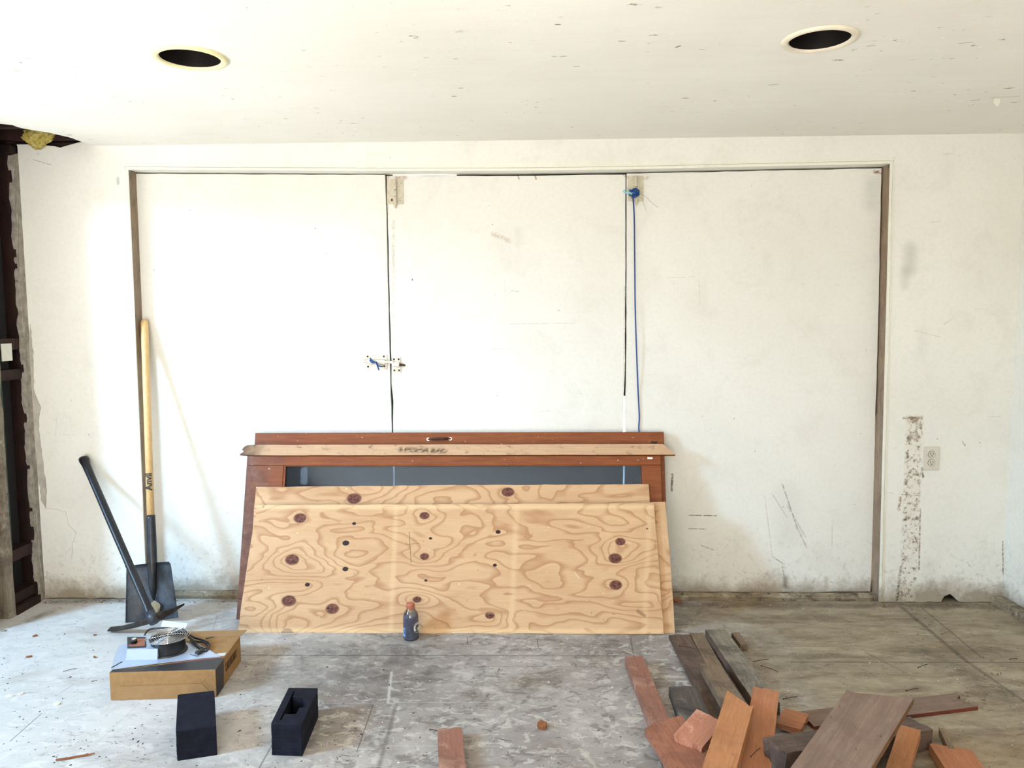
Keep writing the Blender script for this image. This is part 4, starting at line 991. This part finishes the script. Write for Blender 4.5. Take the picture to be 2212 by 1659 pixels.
for v in bm.verts:
    if v.co.z > .02: v.co.y += .012*(1 if v.co.y < (cy0+cy1)/2 else 0); v.co.x += .003 if v.co.x < (cx0+cx1)/2 else -.002
mk('control_box', bm, MAT_GREYPRINT, fan)
py0, py1 = cy0+.020, cy1-.006
pq = [bl_(x, y, hB+hC+.004) for x, y in ((275, 1378), (316, 1377.5), (316, 1400), (275, 1402))]
bm = BM(); sheet(bm, [(p.x, p.y) for p in pq], [], flat(hC+.0052), .0016); mk('control_panel', bm, MAT_PRINT, fan)
kp_ = bl_(290, 1389, hB+hC+.006); kx, ky = kp_.x, kp_.y
pq = [bl_(x, y, hB+hC+.006) for x, y in ((296, 1381), (313, 1380.5), (313, 1396), (278, 1398), (278, 1394), (296, 1392))]
bm = BM(); sheet(bm, [(p.x, p.y) for p in pq], [], flat(hC+.0070), .0004); mk('panel_label', bm, MAT_COPPER, fan)
bm = BM(); lathe(bm, [(.0120, hC+.0070), (.0112, hC+.021), (.0095, hC+.0225)], (kx, ky, 0), 20); kn = mk('knob', bm, MAT_BLACKPLASTIC, fan, smooth=True)
bm = BM(); lathe(bm, [(.0090, hC+.0226), (.0085, hC+.0238)], (kx, ky, 0), 20); mk('knob_cap', bm, MAT_CHROME, kn)
# fan drum
hF = .062
fc0 = bl_(363, 1377, hB+hF); ra = (bl_(407, 1377, hB+hF)-bl_(319, 1377, hB+hF)).length/2*1.0
fcx, fcy = fc0.x, fc0.y
bm = BM(); lathe(bm, [(ra*.88, .005), (ra*.86, .010), (ra*.78, .014), (ra*.78, hF-.006), (ra*.86, hF-.002), (ra*.86, hF), (ra*.80, hF), (ra*.76, hF-.02), (ra*.7, .012), (.01, .010)], (fcx, fcy, 0), 40, capb=True, capt=True)
dr = mk('drum', bm, MAT_BLACKPLASTIC, fan, smooth=False)
bm = BM(); lathe(bm, [(ra*.30, .012), (ra*.30, hF-.012), (ra*.24, hF-.009)], (fcx, fcy, 0), 24)
for k in range(7):
    a0 = k*2*PI/7; vs = []
    for rr_, da, zz in ((.30, 0, .034), (.30, .42, .020), (.72, .55, .020), (.72, -.05, .040)):
        vs.append(bm.verts.new((fcx+ra*rr_*math.cos(a0+da), fcy+ra*rr_*math.sin(a0+da), zz)))
    bm.faces.new(vs)
mk('fan_blades', bm, simple('dark_grey_blades', (.06, .07, .09), .4, 0, .2), dr)
bm = BM()
for k in range(1, 9):
    r_ = ra*(.14+.86*k/8*1.0); zz = hF+.006+.004*(1-k/8)
    tube(bm, [(fcx+r_*math.cos(t), fcy+r_*math.sin(t), zz) for t in [i*2*PI/48 for i in range(48)]], .0011, 5, closed=True)
for a0 in (.35, .35+PI/2):
    tube(bm, [(fcx-ra*math.cos(a0), fcy-ra*math.sin(a0), hF+.004), (fcx, fcy, hF+.011), (fcx+ra*math.cos(a0), fcy+ra*math.sin(a0), hF+.004)], .0017, 6)
mk('wire_guard', bm, MAT_CHROME, fan, smooth=True)
# cord and plug
def cordpts(L): return smooth_path([Vector(tuple(inv @ onZ(x, y, hB+z)))-Vector((0, 0, hB+.0)) for x, y, z in L], 7)
bm = BM(); tube(bm, cordpts(((312, 1374, .006), (322, 1361, .012), (350, 1357, .020), (385, 1360, .030), (402, 1372, .045), (418, 1385, .020), (430, 1398, .008), (446, 1402, .006), (452, 1392, .008), (440, 1384, .014), (420, 1378, .020), (402, 1366, .028), (394, 1359, .03))), .0042, 8)
tube(bm, cordpts(((408, 1378, .012), (424, 1386, .014), (440, 1388, .016), (450, 1398, .010), (444, 1408, .006), (432, 1402, .008), (420, 1392, .012), (412, 1384, .012))), .0042, 8)
cd_ = mk('power_cord', bm, MAT_BLACKPLASTIC, fan, smooth=True)
a, b = [Vector(tuple(inv @ onZ(x, y, hB+.010)))-Vector((0, 0, hB)) for x, y in ((440, 1405), (426, 1412))]
bm = BM(); tube(bm, [a, a.lerp(b, .4), b], [.006, .010, .011], 12); tube(bm, [b, b+(b-a).normalized()*.002], .011, 12); pl = mk('plug', bm, MAT_BLACKPLASTIC, cd_)
dirp = (b-a).normalized(); sp = Vector((-dirp.y, dirp.x, 0))
bm = BM()
for s in (-.005, .005): tube(bm, [b+sp*s, b+sp*s+dirp*.014], .0018, 6)
mk('prongs', bm, MAT_CHROME, pl)
a, b = bl_(410, 1417, hB), bl_(428, 1421, hB); bm = BM(); tube(bm, [(a.x, a.y, .004), (b.x, b.y, .004)], .002, 6); tie = mk('cable_tie', bm, MAT_BLACKPLASTIC, cd_)
a, b = bl_(444, 1382, hB), bl_(463, 1379, hB); bm = BM(); tube(bm, [(a.x, a.y, .004), (b.x, b.y, .005)], .002, 6); mk('cable_tie', bm, MAT_BLACKPLASTIC, cd_)
# folded paper behind the fan
pr = [onZ(x, y, hB+.004) for x, y in ((345, 1361), (352, 1346), (405, 1352), (398, 1366))]
bm = BM(); vs = [bm.verts.new(p+Vector((0, 0, .010 if i in (1, 2) else 0))) for i, p in enumerate(pr)]; bm.faces.new(vs); bmesh.ops.subdivide_edges(bm, edges=bm.edges[:], cuts=3, use_grid_fill=True)
for v in bm.verts: v.co.z += .004*mnoise.noise(v.co*20)
bmesh.ops.solidify(bm, geom=bm.faces[:], thickness=.001)
o = mk('folded_paper', bm, simple('white_paper', (.72, .74, .78), .6, 0, .02), org=pr[0]); tag(o, 'sheet of white folded paper behind the fan on the carton', 'paper')

# ------------------------------------------------------------------ black foam blocks
def foam(corners, hgt, label, pocket=None, layers=22, seed=1):
    q = [onZ(x, y, hgt) for x, y in corners]      # BL(back-left), BR, FR, FL of the top
    c = sum(q, Vector())/4; root = empty('foam_block', (c.x, c.y, 0)); tag(root, label, 'foam block', 'black layered foam blocks on the floor')
    r = random.Random(seed); bm = BM(); t = hgt/layers
    for k in range(layers):
        s = 1-r.uniform(.000, .007); dx, dy = r.uniform(-.0008, .0008), r.uniform(-.0008, .0008)
        out = [((p.x-c.x)*s+dx, (p.y-c.y)*s+dy) for p in q]
        out2 = []
        for i in range(4):
            a, b = Vector(out[i]), Vector(out[(i+1) % 4]); out2 += [tuple(a.lerp(b, .015)), tuple(a.lerp(b, .985))]
        hs = []
        if pocket and k > layers*.25:
            for pk in pocket: hs.append([(onZ(x, y, hgt).x-c.x, onZ(x, y, hgt).y-c.y) for x, y in pk])
        sheet(bm, out2, hs, flat(k*t), t*.95)
    mk('layered_slabs', bm, MAT_BLACKFOAM, root)
    # dense core so the layers are held together
    return root
cr = lambda x, y: (200+x/4.254, 1300+y/4.254)
hL = onY(382, 1581, onZ(382, 1645).y).z
foam([cr(782, 852), cr(1118, 814), cr(1134, 1140), cr(764, 1192)], hL, 'solid black foam block in front of the cardboard carton')
hR = onY(586, 1564, onZ(586, 1632).y).z
pk1 = [cr(*p) for p in ((1838, 880), (1930, 882), (1955, 935), (1950, 968), (1902, 972), (1868, 1030), (1764, 1028))]
pk2 = [cr(*p) for p in ((1848, 822), (1858, 820), (1834, 880), (1760, 1028), (1732, 1086), (1718, 1084), (1750, 1025), (1826, 878))]
merged = [cr(*p) for p in ((1848, 822), (1858, 820), (1838, 878), (1930, 880), (1955, 935), (1950, 968), (1902, 972), (1868, 1030), (1764, 1028), (1734, 1086), (1720, 1084), (1750, 1022), (1820, 878))]
foam([cr(1800, 788), cr(2070, 792), cr(1920, 1130), cr(1636, 1120)], hR, 'black foam block with a pocket cut in its top, standing right of the solid one', [merged], seed=4)

# ------------------------------------------------------------------ bottle
c = onZ(888, 1380); bt = empty('drink_bottle', (c.x, c.y+.002, 0)); tag(bt, 'small plastic sports drink bottle with orange cap and purple drink', 'bottle')
hb = onY(886, 1303, c.y).z; sc_b = hb/0.185; rb = (onY(904, 1360, c.y)-onY(870, 1360, c.y)).length/2
def gl(name, c, rough, alpha_mix):
    m = M(name, rough); t = m.t; tr = m.new('ShaderNodeBsdfTransparent'); tr.inputs[0].default_value = (*c, 1)
    gs = m.new('ShaderNodeBsdfGlossy'); gs.inputs['Roughness'].default_value = rough
    mx = m.new('ShaderNodeMixShader'); fr = m.new('ShaderNodeLayerWeight'); fr.inputs[0].default_value = .35
    m.L(m.math('MULTIPLY_ADD', fr.outputs['Fresnel'], .7, alpha_mix), mx.inputs[0])
    t.links.new(tr.outputs[0], mx.inputs[1]); t.links.new(gs.outputs[0], mx.inputs[2]); t.links.new(mx.outputs[0], m.out.inputs[0]); return m.m
z = lambda t: t*hb
prof = [(rb*.80, 0), (rb*.93, z(.02)), (rb*.98, z(.06)), (rb*.97, z(.10)), (rb*.97, z(.42)), (rb*.99, z(.47)), (rb*.95, z(.50)), (rb*.99, z(.54)), (rb*.95, z(.57)), (rb*.98, z(.60)), (rb*.95, z(.66)), (rb*.84, z(.74)), (rb*.62, z(.81)), (rb*.50, z(.85)), (rb*.47, z(.88))]
bm = BM(); lathe(bm, prof, seg=36, capt=False); mk('bottle_shell', bm, gl('clear_pet', (.94, .95, .97), .05, .06), bt, smooth=True)
bm = BM(); lathe(bm, [(r_*.955, zz+.001) for r_, zz in prof[:11]], seg=36); mk('drink', bm, simple('purple_grey_drink', sg(92, 90, 112), .12, 0, .1, 6), bt, smooth=True)
bm = BM(); lathe(bm, [(rb*.57, z(.865)), (rb*.58, z(.90)), (rb*.55, z(.905)), (rb*.55, z(.98)), (rb*.50, z(1.0))], seg=30); mk('cap', bm, simple('orange_cap', sg(168, 100, 78), .4, 0, .15), bt)
bm = BM(); lathe(bm, [(rb*.985, z(.10)), (rb*.985, z(.44))], seg=48, capb=False, capt=False); lb = mk('label', bm, simple('dark_wrap_label', sg(66, 68, 80), .35, 0, .35, 30), bt, smooth=True)
def wrap(bm, ang, zc, r_):
    for v in bm.verts:
        a = ang+v.co.x/r_; v.co = Vector((math.sin(a)*(r_+v.co.z), -math.cos(a)*(r_+v.co.z), zc+v.co.y))
    return bm
bm = text_mesh('G', .062, .0022, .0003); bmesh.ops.transform(bm, matrix=Matrix.Diagonal((.8, 1, 1, 1)), verts=bm.verts); mk('emblem', wrap(bm, 1.02, z(.345), rb*.988), MAT_WHITEPLASTIC, lb)
bm = BM(); bx(bm, (0, 0, 0), (.020, .040, .0005)); bmesh.ops.subdivide_edges(bm, edges=bm.edges[:], cuts=4); mk('label_panel', wrap(bm, -.95, z(.24), rb*.989), simple('light_blue_print', sg(120, 166, 220), .4), lb)

# ------------------------------------------------------------------ lumber
def lumber(name, A, Bp, wid, th, mat, label, roll=0.0, rag=(0.0, 0.0), cat='board', wid2=None, seed=1, group=None, bev=0.0015, warp=0.0, mitre=(0, 0), side=None):
    """A, Bp = centre of the top face at either end: (px,py,z)"""
    a, b = onZ(*A), onZ(*Bp); X = (b-a); L = X.length; X.normalize()
    Y = Vector((0, 0, 1)).cross(X).normalized(); Zv = X.cross(Y).normalized()
    R_ = Matrix.Rotation(roll, 3, X); Y, Zv = R_ @ Y, R_ @ Zv
    wid2 = wid2 or wid; n = max(4, int(L/.03)); ny = 6; rnd = random.Random(seed)
    bm = BM(); rows = []
    for i in range(n+1):
        t = i/n; w_ = wid*(1-t)+wid2*t; ring = []
        for (lay, sgn) in ((0, 1), (1, -1)):
            ys = range(ny+1) if lay == 0 else range(ny, -1, -1)
            for j in ys:
                y = (j/ny-.5)*w_
                dx = 0
                if i == 0: dx = rag[0]*rnd.uniform(-1, 1)+mitre[0]*(j/ny-.5)
                if i == n: dx = rag[1]*rnd.uniform(-1, 1)+mitre[1]*(j/ny-.5)
                wob = .0012*mnoise.noise(Vector((t*L*12, j, seed)))
                ring.append(bm.verts.new((t*L+dx, y+wob, (0 if lay == 0 else -th)+warp*math.sin(t*PI)+.0008*mnoise.noise(Vector((t*L*20, j*3, seed+lay*5))))))
        rows.append(ring)
    m_ = 2*(ny+1)
    for r0, r1 in zip(rows, rows[1:]):
        for j in range(m_): bm.faces.new((r0[j], r0[(j+1) % m_], r1[(j+1) % m_], r1[j]))
    for ring, flip in ((rows[0], False), (rows[-1], True)):
        for j in range(ny):
            f = (ring[j], ring[j+1], ring[m_-2-j], ring[m_-1-j]); bm.faces.new(f if flip else f[::-1])
    mw = Matrix(((X.x, Y.x, Zv.x, a.x), (X.y, Y.y, Zv.y, a.y), (X.z, Y.z, Zv.z, a.z), (0, 0, 0, 1)))
    o = mk(name, bm, mat, mw=mw)
    if side:
        o.data.materials.append(side)
        for p in o.data.polygons:
            if abs(p.normal.z) < .6: p.material_index = 1
    tag(o, label, cat, group); return o
WOr = wood_mat('fresh_orange_lumber', sg(164, 108, 68), sg(182, 126, 84), sg(130, 84, 54), .35)
WOr2 = wood_mat('orange_lumber', sg(164, 106, 72), sg(182, 124, 88), sg(140, 92, 66), .3, loc=(4, 1, 2))
WRed = wood_mat('red_brown_lumber', sg(132, 88, 74), sg(158, 110, 92), sg(110, 80, 68), .5, pale=sg(190, 150, 132))
WRed2 = wood_mat('dull_red_lumber', sg(146, 92, 70), sg(166, 112, 88), sg(110, 74, 60), .5, loc=(2, 2, 2))
WMauve = wood_mat('mauve_brown_board', sg(120, 98, 84), sg(136, 113, 98), sg(96, 76, 64), .35, loc=(5, 0, 0), gs=.6)
WDark = wood_mat('dark_brown_lumber', sg(86, 68, 60), sg(112, 92, 80), sg(58, 48, 44), .6, loc=(1, 4, 0))
WGrey = wood_mat('weathered_grey_lumber', sg(118, 108, 94), sg(148, 138, 122), sg(60, 54, 48), .65, loc=(3, 3, 0))
WGrey2 = wood_mat('greyish_brown_lumber', sg(112, 92, 74), sg(142, 122, 100), sg(74, 60, 50), .55, loc=(6, 1, 0))
WChar = wood_mat('blackened_lumber', sg(72, 64, 60), sg(94, 84, 78), sg(44, 40, 40), .7, loc=(8, 1, 0), pale=sg(130, 126, 120))
WSalm = wood_mat('salmon_lumber', sg(170, 112, 88), sg(194, 136, 110), sg(150, 96, 76), .35, loc=(9, 1, 0), pale=sg(224, 176, 150))
WEdge = wood_mat('dark_red_cut_edge', sg(96, 44, 30), sg(120, 60, 42), sg(60, 30, 24), .3)
WSide = wood_mat('brown_cut_edge', sg(104, 74, 48), sg(128, 94, 62), sg(70, 48, 34), .5)
GL = 'scrap lumber pile at bottom right'
px2 = lambda x, y, sx=4.608, ox=1320, oy=1300: (ox+x/sx, oy+y/sx)
def LB(A, za, B, zb, *a, **k):
    k.setdefault('group', GL); return lumber('lumber_piece', (*px2(*A), za), (*px2(*B), zb), *a, **k)
# flat ones on the floor, back ones first
LB((675, 325), .019, (1130, 1180), .019, .092, .018, WDark, 'long dark brown board lying flat, its end nearest the plywood corner', rag=(.003, .003), seed=2)
LB((850, 308), .018, (1170, 900), .018, .062, .016, WGrey2, 'thin brown board lying flat between the dark board and the grey beam', seed=3, rag=(.004, .003))
LB((1040, 275), .050, (1560, 1010), .046, .090, .045, WGrey, 'weathered grey beam reaching farthest back toward the wall', rag=(.006, .006), seed=4, side=WDark)
LB((985, 620), .056, (1300, 1130), .085, .080, .032, WGrey2, 'chunky grey-brown plank leaning on the weathered beam', rag=(.005, .004), seed=5, mitre=(.02, 0))
LB((715, 840), .040, (860, 1210), .040, .108, .036, WChar, 'short blackened offcut lying beside the red board', rag=(.004, .004), seed=6)
LB((225, 540), .040, (545, 1330), .036, .074, .036, WRed, 'reddish brown board lying leftmost in the pile, grey dust on its side', rag=(.002, .002), seed=7)
LB((430, 1345), .030, (680, 1420), .030, .040, .028, WDark, 'small dark stub poking out under the red boards', rag=(.003, .002), seed=8)
LB((520, 1190), .064, (1150, 2135), .026, .155, .022, WRed2, 'wide dull red board running down to the bottom edge', rag=(.003, 0), seed=9, mitre=(-.05, 0))
LB((985, 1130), .090, (770, 1380), .074, .098, .040, WSalm, 'short salmon-pink offcut with a splintered end on top of the red board', rag=(.003, .010), seed=10, roll=-.15)
LB((1690, 1130), .035, (1930, 1195), .035, .12, .020, WOr2, 'orange offcut lying flat behind the two upright orange boards', rag=(.004, .002), seed=12)
lumber('lumber_piece', (1741, 1553, .014), (2082, 1512, .014), .105, .022, WMauve, 'long low plank with dark red edge lying under the wide mauve board', rag=(.003, .02), seed=13, group=GL, side=WEdge)
lumber('lumber_piece', (1990, 1562, .068), (1676, 1609, .140), .095, .065, WDark, 'thick dark beam with a rough grey broken end under the mauve board', rag=(.008, .012), seed=14, group=GL)
# raised ones resting across the heap
lumber('lumber_piece', (1598, 1510, .165), (1493, 1860, .030), .098, .024, WOr, 'left of the two bright orange boards, propped up toward the camera', rag=(.002, 0), seed=16, roll=.12, mitre=(.075, 0), group=GL)
lumber('lumber_piece', (1655, 1487, .125), (1606, 1860, .030), .088, .026, WOr2, 'right of the two bright orange boards, with a knot and bent nail', rag=(.008, 0), seed=17, roll=-.05, group=GL)
lumber('lumber_piece', (1899, 1501, .245), (1660, 1860, .075), .178, .022, WMauve, 'wide mauve-brown board lying on top of the heap', rag=(.002, 0), seed=18, roll=-.04, group=GL, mitre=(-.085, 0), side=WSide)
lumber('lumber_piece', (1966, 1571, .098), (1880, 1860, .034), .062, .030, WOr, 'narrow tan board emerging below the right side of the mauve board', rag=(.001, 0), seed=19, group=GL)
lumber('lumber_piece', (2052, 1612, .040), (2180, 1800, .037), .12, .035, WOr2, 'orange-brown block at the bottom edge right of the narrow tan board', rag=(.003, 0), seed=20, group=GL, mitre=(.02, 0))
lumber('lumber_piece', (2036, 1572, .050), (2056, 1618, .040), .020, .030, WGrey2, 'small upright splinter of brown wood beside the orange-brown block', rag=(.006, 0), seed=21, group=GL)
lumber('lumber_piece', (971, 1573, .036), (981, 1700, .036), .083, .034, WRed, 'short red-brown board alone at the bottom centre', rag=(.005, 0), seed=22)
lumber('dowel_stub', (1588, 1366, .030), (1607, 1392, .030), .032, .028, WGrey2, 'small round-ended wood stub behind the grey beam', rag=(.002, .001), seed=23, cat='wood stub')
# orange sliver by the foot of the glazed doors
lumber('wood_wedge', (1452, 1290, .02), (1474, 1301, .005), .05, .018, WRed2, 'small orange-red wedge of wood peeping out beside the plywood corner', rag=(0, .004), wid2=.012, seed=24, cat='wedge')
# nails in and around the heap
def nail(x0, y0, x1, y1, z, label, r_=.0016):
    a, b = onZ(x0, y0, z), onZ(x1, y1, z); bm = BM(); tube(bm, smooth_path([a, a.lerp(b, .6)+Vector((0, 0, .002)), b], 3), r_, 6); tube(bm, [a, a+(a-b).normalized()*.0015], r_*2.2, 8)
    o = mk('nail', bm, MAT_RUST, org=a); tag(o, label, 'nail')
n_ = [((1468, 1395), (1503, 1402), .022, 'bent nail lying on the flat dark brown board'), ((1628, 1429), (1660, 1424), .003, 'dark nail on the floor right of the grey beam'), ((1645, 1438), (1681, 1451), .003, 'second dark nail on the floor right of the grey beam'),
      ((1622, 1634), (1642, 1616), .108, 'bent nail standing out of the right orange board'), ((1692, 1510), (1722, 1505), .003, 'rusty nail on the floor behind the orange offcut')]
for a, b, z_, l in n_: nail(*a, *b, z_, l, .0014 if z_ > .1 else .0013)
for i, (a, b) in enumerate((((929, 1576), (946, 1579)), ((138, 1450), (166, 1444)), ((199, 1472), (210, 1470)), ((1958, 1492), (1984, 1487)), ((2182, 1424), (2198, 1423)), ((1983, 1442), (2003, 1435)))):
    nail(*a, *b, .003, ('grey nail beside the red-brown board at bottom centre', 'dark nail on the pale floor left of the carton', 'tiny nail on the pale floor just left of the carton', 'thin nail on the floor behind the mauve board', 'short nail near the right wall', 'nail on the brown floor behind the lumber')[i], .0012)

# ------------------------------------------------------------------ bits on the floor
def chip(name, px, py, L, wd, th, rot, mat, label, cat, seed=1, z0=0.0):
    r = random.Random(seed); p = onZ(px, py, 0); n = 8; pts = []
    for k in range(n):
        t = 2*PI*k/n; pts.append((math.cos(t)*L/2*r.uniform(.75, 1.1), math.sin(t)*wd/2*r.uniform(.7, 1.15)))
    bm = BM(); sheet(bm, pts, [], flat(0.0006), th)
    for v in bm.verts:
        if v.co.z > th*.5: v.co.z += r.uniform(0, th)
    o = mk(name, bm, mat); o.location = (p.x, p.y, z0); o.rotation_euler = (0, 0, rot)
    if label: tag(o, label, cat)
    return o
WB_ = wood_mat('bark_brown', sg(126, 74, 44), sg(150, 94, 60), sg(90, 56, 40), .4)
chip('bark_curl', 1170, 1571, .034, .050, .010, .1, WB_, 'curled reddish bark fragment on the open floor right of centre', 'wood chip', 2)
chip('plaster_chip', 1206, 1386, .030, .018, .004, .3, MAT_PLASTER, 'grey leaf-shaped plaster flake in front of the plywood', 'plaster chip', 3)
# twig
a = [onZ(x, y, .005) for x, y in ((121, 1641), (140, 1639), (165, 1634), (185, 1631), (205, 1627))]
bm = BM(); tube(bm, a, [.003, .0035, .003, .003, .002], 7); 
for i in (1, 3): tube(bm, [a[i], a[i]+Vector((.006, .004, .003))], [.004, .002], 6)
o = mk('twig', bm, WB_, org=a[0]); tag(o, 'thin brown twig on the pale floor at bottom left', 'twig')
# dead shred at far left
for (x, y, L, wd, rot, lab) in ((20, 1505, .030, .016, .2, 'white and brown paint curl at the left edge of the floor'), (45, 1500, .022, .012, .5, 'brown paint curl next to the white one at the left edge'), (122, 1522, .034, .020, -.3, 'white paper-like flake on the pale floor left of the carton'),
                           (62, 1420, .026, .012, .3, 'brown leaf bit left of the mattock on the floor'), (205, 1421, .022, .008, -.5, 'dark splinter just left of the carton corner'), (8, 1364, .030, .018, .1, 'pale rubble chunk at the foot of the stripped studs'),
                           (76, 1375, .022, .010, .6, 'dark bark chip in front of the stud wall'), (205, 1373, .016, .007, .4, 'dark chip left of the mattock head'), (125, 1381, .012, .008, .2, 'white paint chip left of the mattock head'),
                           (505, 1437, .010, .008, 0, 'small white chip right of the carton'), (553, 1459, .014, .010, .2, 'grey speck of mortar between carton and foam block'), (342, 1342, .018, .012, .3, 'pebble of pale mortar under the mattock head')):
    pale = ('white' in lab) or ('pale' in lab) or ('grey' in lab)
    chip('floor_chip', x, y, L, wd, .004, rot, MAT_WHITEPLASTIC if 'white' in lab else (MAT_PLASTER if pale else WB_), lab, 'chip', seed=int(x))
# uncountable crumbs
def crumbs(name, n, mat, dens, smin, smax, seed, label):
    r = random.Random(seed); bm = BM(); c = 0
    while c < n:
        px, py = dens(r); p = onZ(px, py)
        if not (XL+.02 < p.x < XR-.07 and p.y < W-.01): continue
        if p.y > 3.37 and -1.5 < p.x < .78: continue
        if any(a <= px <= b_ and c_ <= py <= d_ for a, b_, c_, d_ in ((1345, 1700, 1355, 1659), (1700, 2060, 1480, 1659), (228, 518, 1345, 1518), (375, 476, 1485, 1650), (578, 694, 1480, 1640), (940, 1012, 1562, 1659), (860, 912, 1365, 1392))): continue
        s = r.uniform(smin, smax)*(1 if r.random() < .85 else 1.8); rot = r.uniform(0, 2*PI); k = r.uniform(.3, .9); vs = []
        for t in range(5):
            a_ = 2*PI*t/5; x, y = math.cos(a_)*s*r.uniform(.6, 1.1), math.sin(a_)*s*k*r.uniform(.6, 1.1)
            vs.append((p.x+x*math.cos(rot)-y*math.sin(rot), p.y+x*math.sin(rot)+y*math.cos(rot)))
        h_ = s*r.uniform(.2, .5)
        lo = [bm.verts.new((x, y, .0002)) for x, y in vs]; hi = [bm.verts.new(((x+p.x)/2*1.0, (y+p.y)/2, h_*r.uniform(.6, 1.2))) for x, y in vs]
        for t in range(5): bm.faces.new((lo[t], lo[(t+1) % 5], hi[(t+1) % 5], hi[t]))
        bm.faces.new(hi); c += 1
    o = mk(name, bm, mat); tag(o, label, 'debris', kind='stuff'); return o
def dens_all(r): return r.uniform(0, 2212), 1290+369*r.random()**.8
def dens_edge(r):
    k = r.random()
    if k < .35: return r.uniform(1900, 2160), 1305+abs(r.gauss(0, 7))
    if k < .6: return r.uniform(1465, 1890), 1304+abs(r.gauss(0, 6))
    if k < .75: return r.uniform(95, 500), 1296+abs(r.gauss(0, 6))
    if k < .9: t = r.random(); return 1960+t*240+r.gauss(0, 16), 1315+t*200+r.gauss(0, 8)
    return r.uniform(2040, 2130), r.uniform(1495, 1530)
def dens_left(r): return r.uniform(0, 800), r.uniform(1340, 1659)
crumbs('dark_crumbs', 420, WDark, dens_all, .0015, .0042, 1, 'loose dark grit and splinters scattered over the floor')
crumbs('edge_rubble', 620, WGrey2, dens_edge, .002, .007, 2, 'brown rubble crumbs along the foot of the back wall')
crumbs('white_crumbs', 170, MAT_WHITEPLASTIC, dens_all, .0012, .0040, 3, 'tiny white paint flakes scattered over the floor')
crumbs('left_crumbs', 150, WDark, dens_left, .0018, .0050, 4, 'dark crumbs on the pale floor at left')
def straws(n, seed):
    r = random.Random(seed); bm = BM()
    for i in range(n):
        px, py = dens_all(r) if r.random() < .5 else (r.uniform(1500, 2200), r.uniform(1330, 1560)); p = onZ(px, py, .0025)
        if not (XL+.05 < p.x < XR-.09 and p.y < W-.03) or (p.y > 3.3 and -1.5 < p.x < .78) or (1330 < px < 2090 and py > 1350 and (px < 1700 or py > 1470)) or (px < 700 and py > 1330): continue
        L = r.uniform(.01, .045); a_ = r.uniform(-.6, .6); q = p+Vector((math.cos(a_)*L, math.sin(a_)*L, 0)); tube(bm, [p, p.lerp(q, .5)+Vector((0, 0, r.uniform(0, .003))), q], .0007, 4)
    o = mk('straw_bits', bm, WDark, None); tag(o, 'thin straws and needles strewn mostly over the right floor', 'debris', kind='stuff')
straws(85, 6)
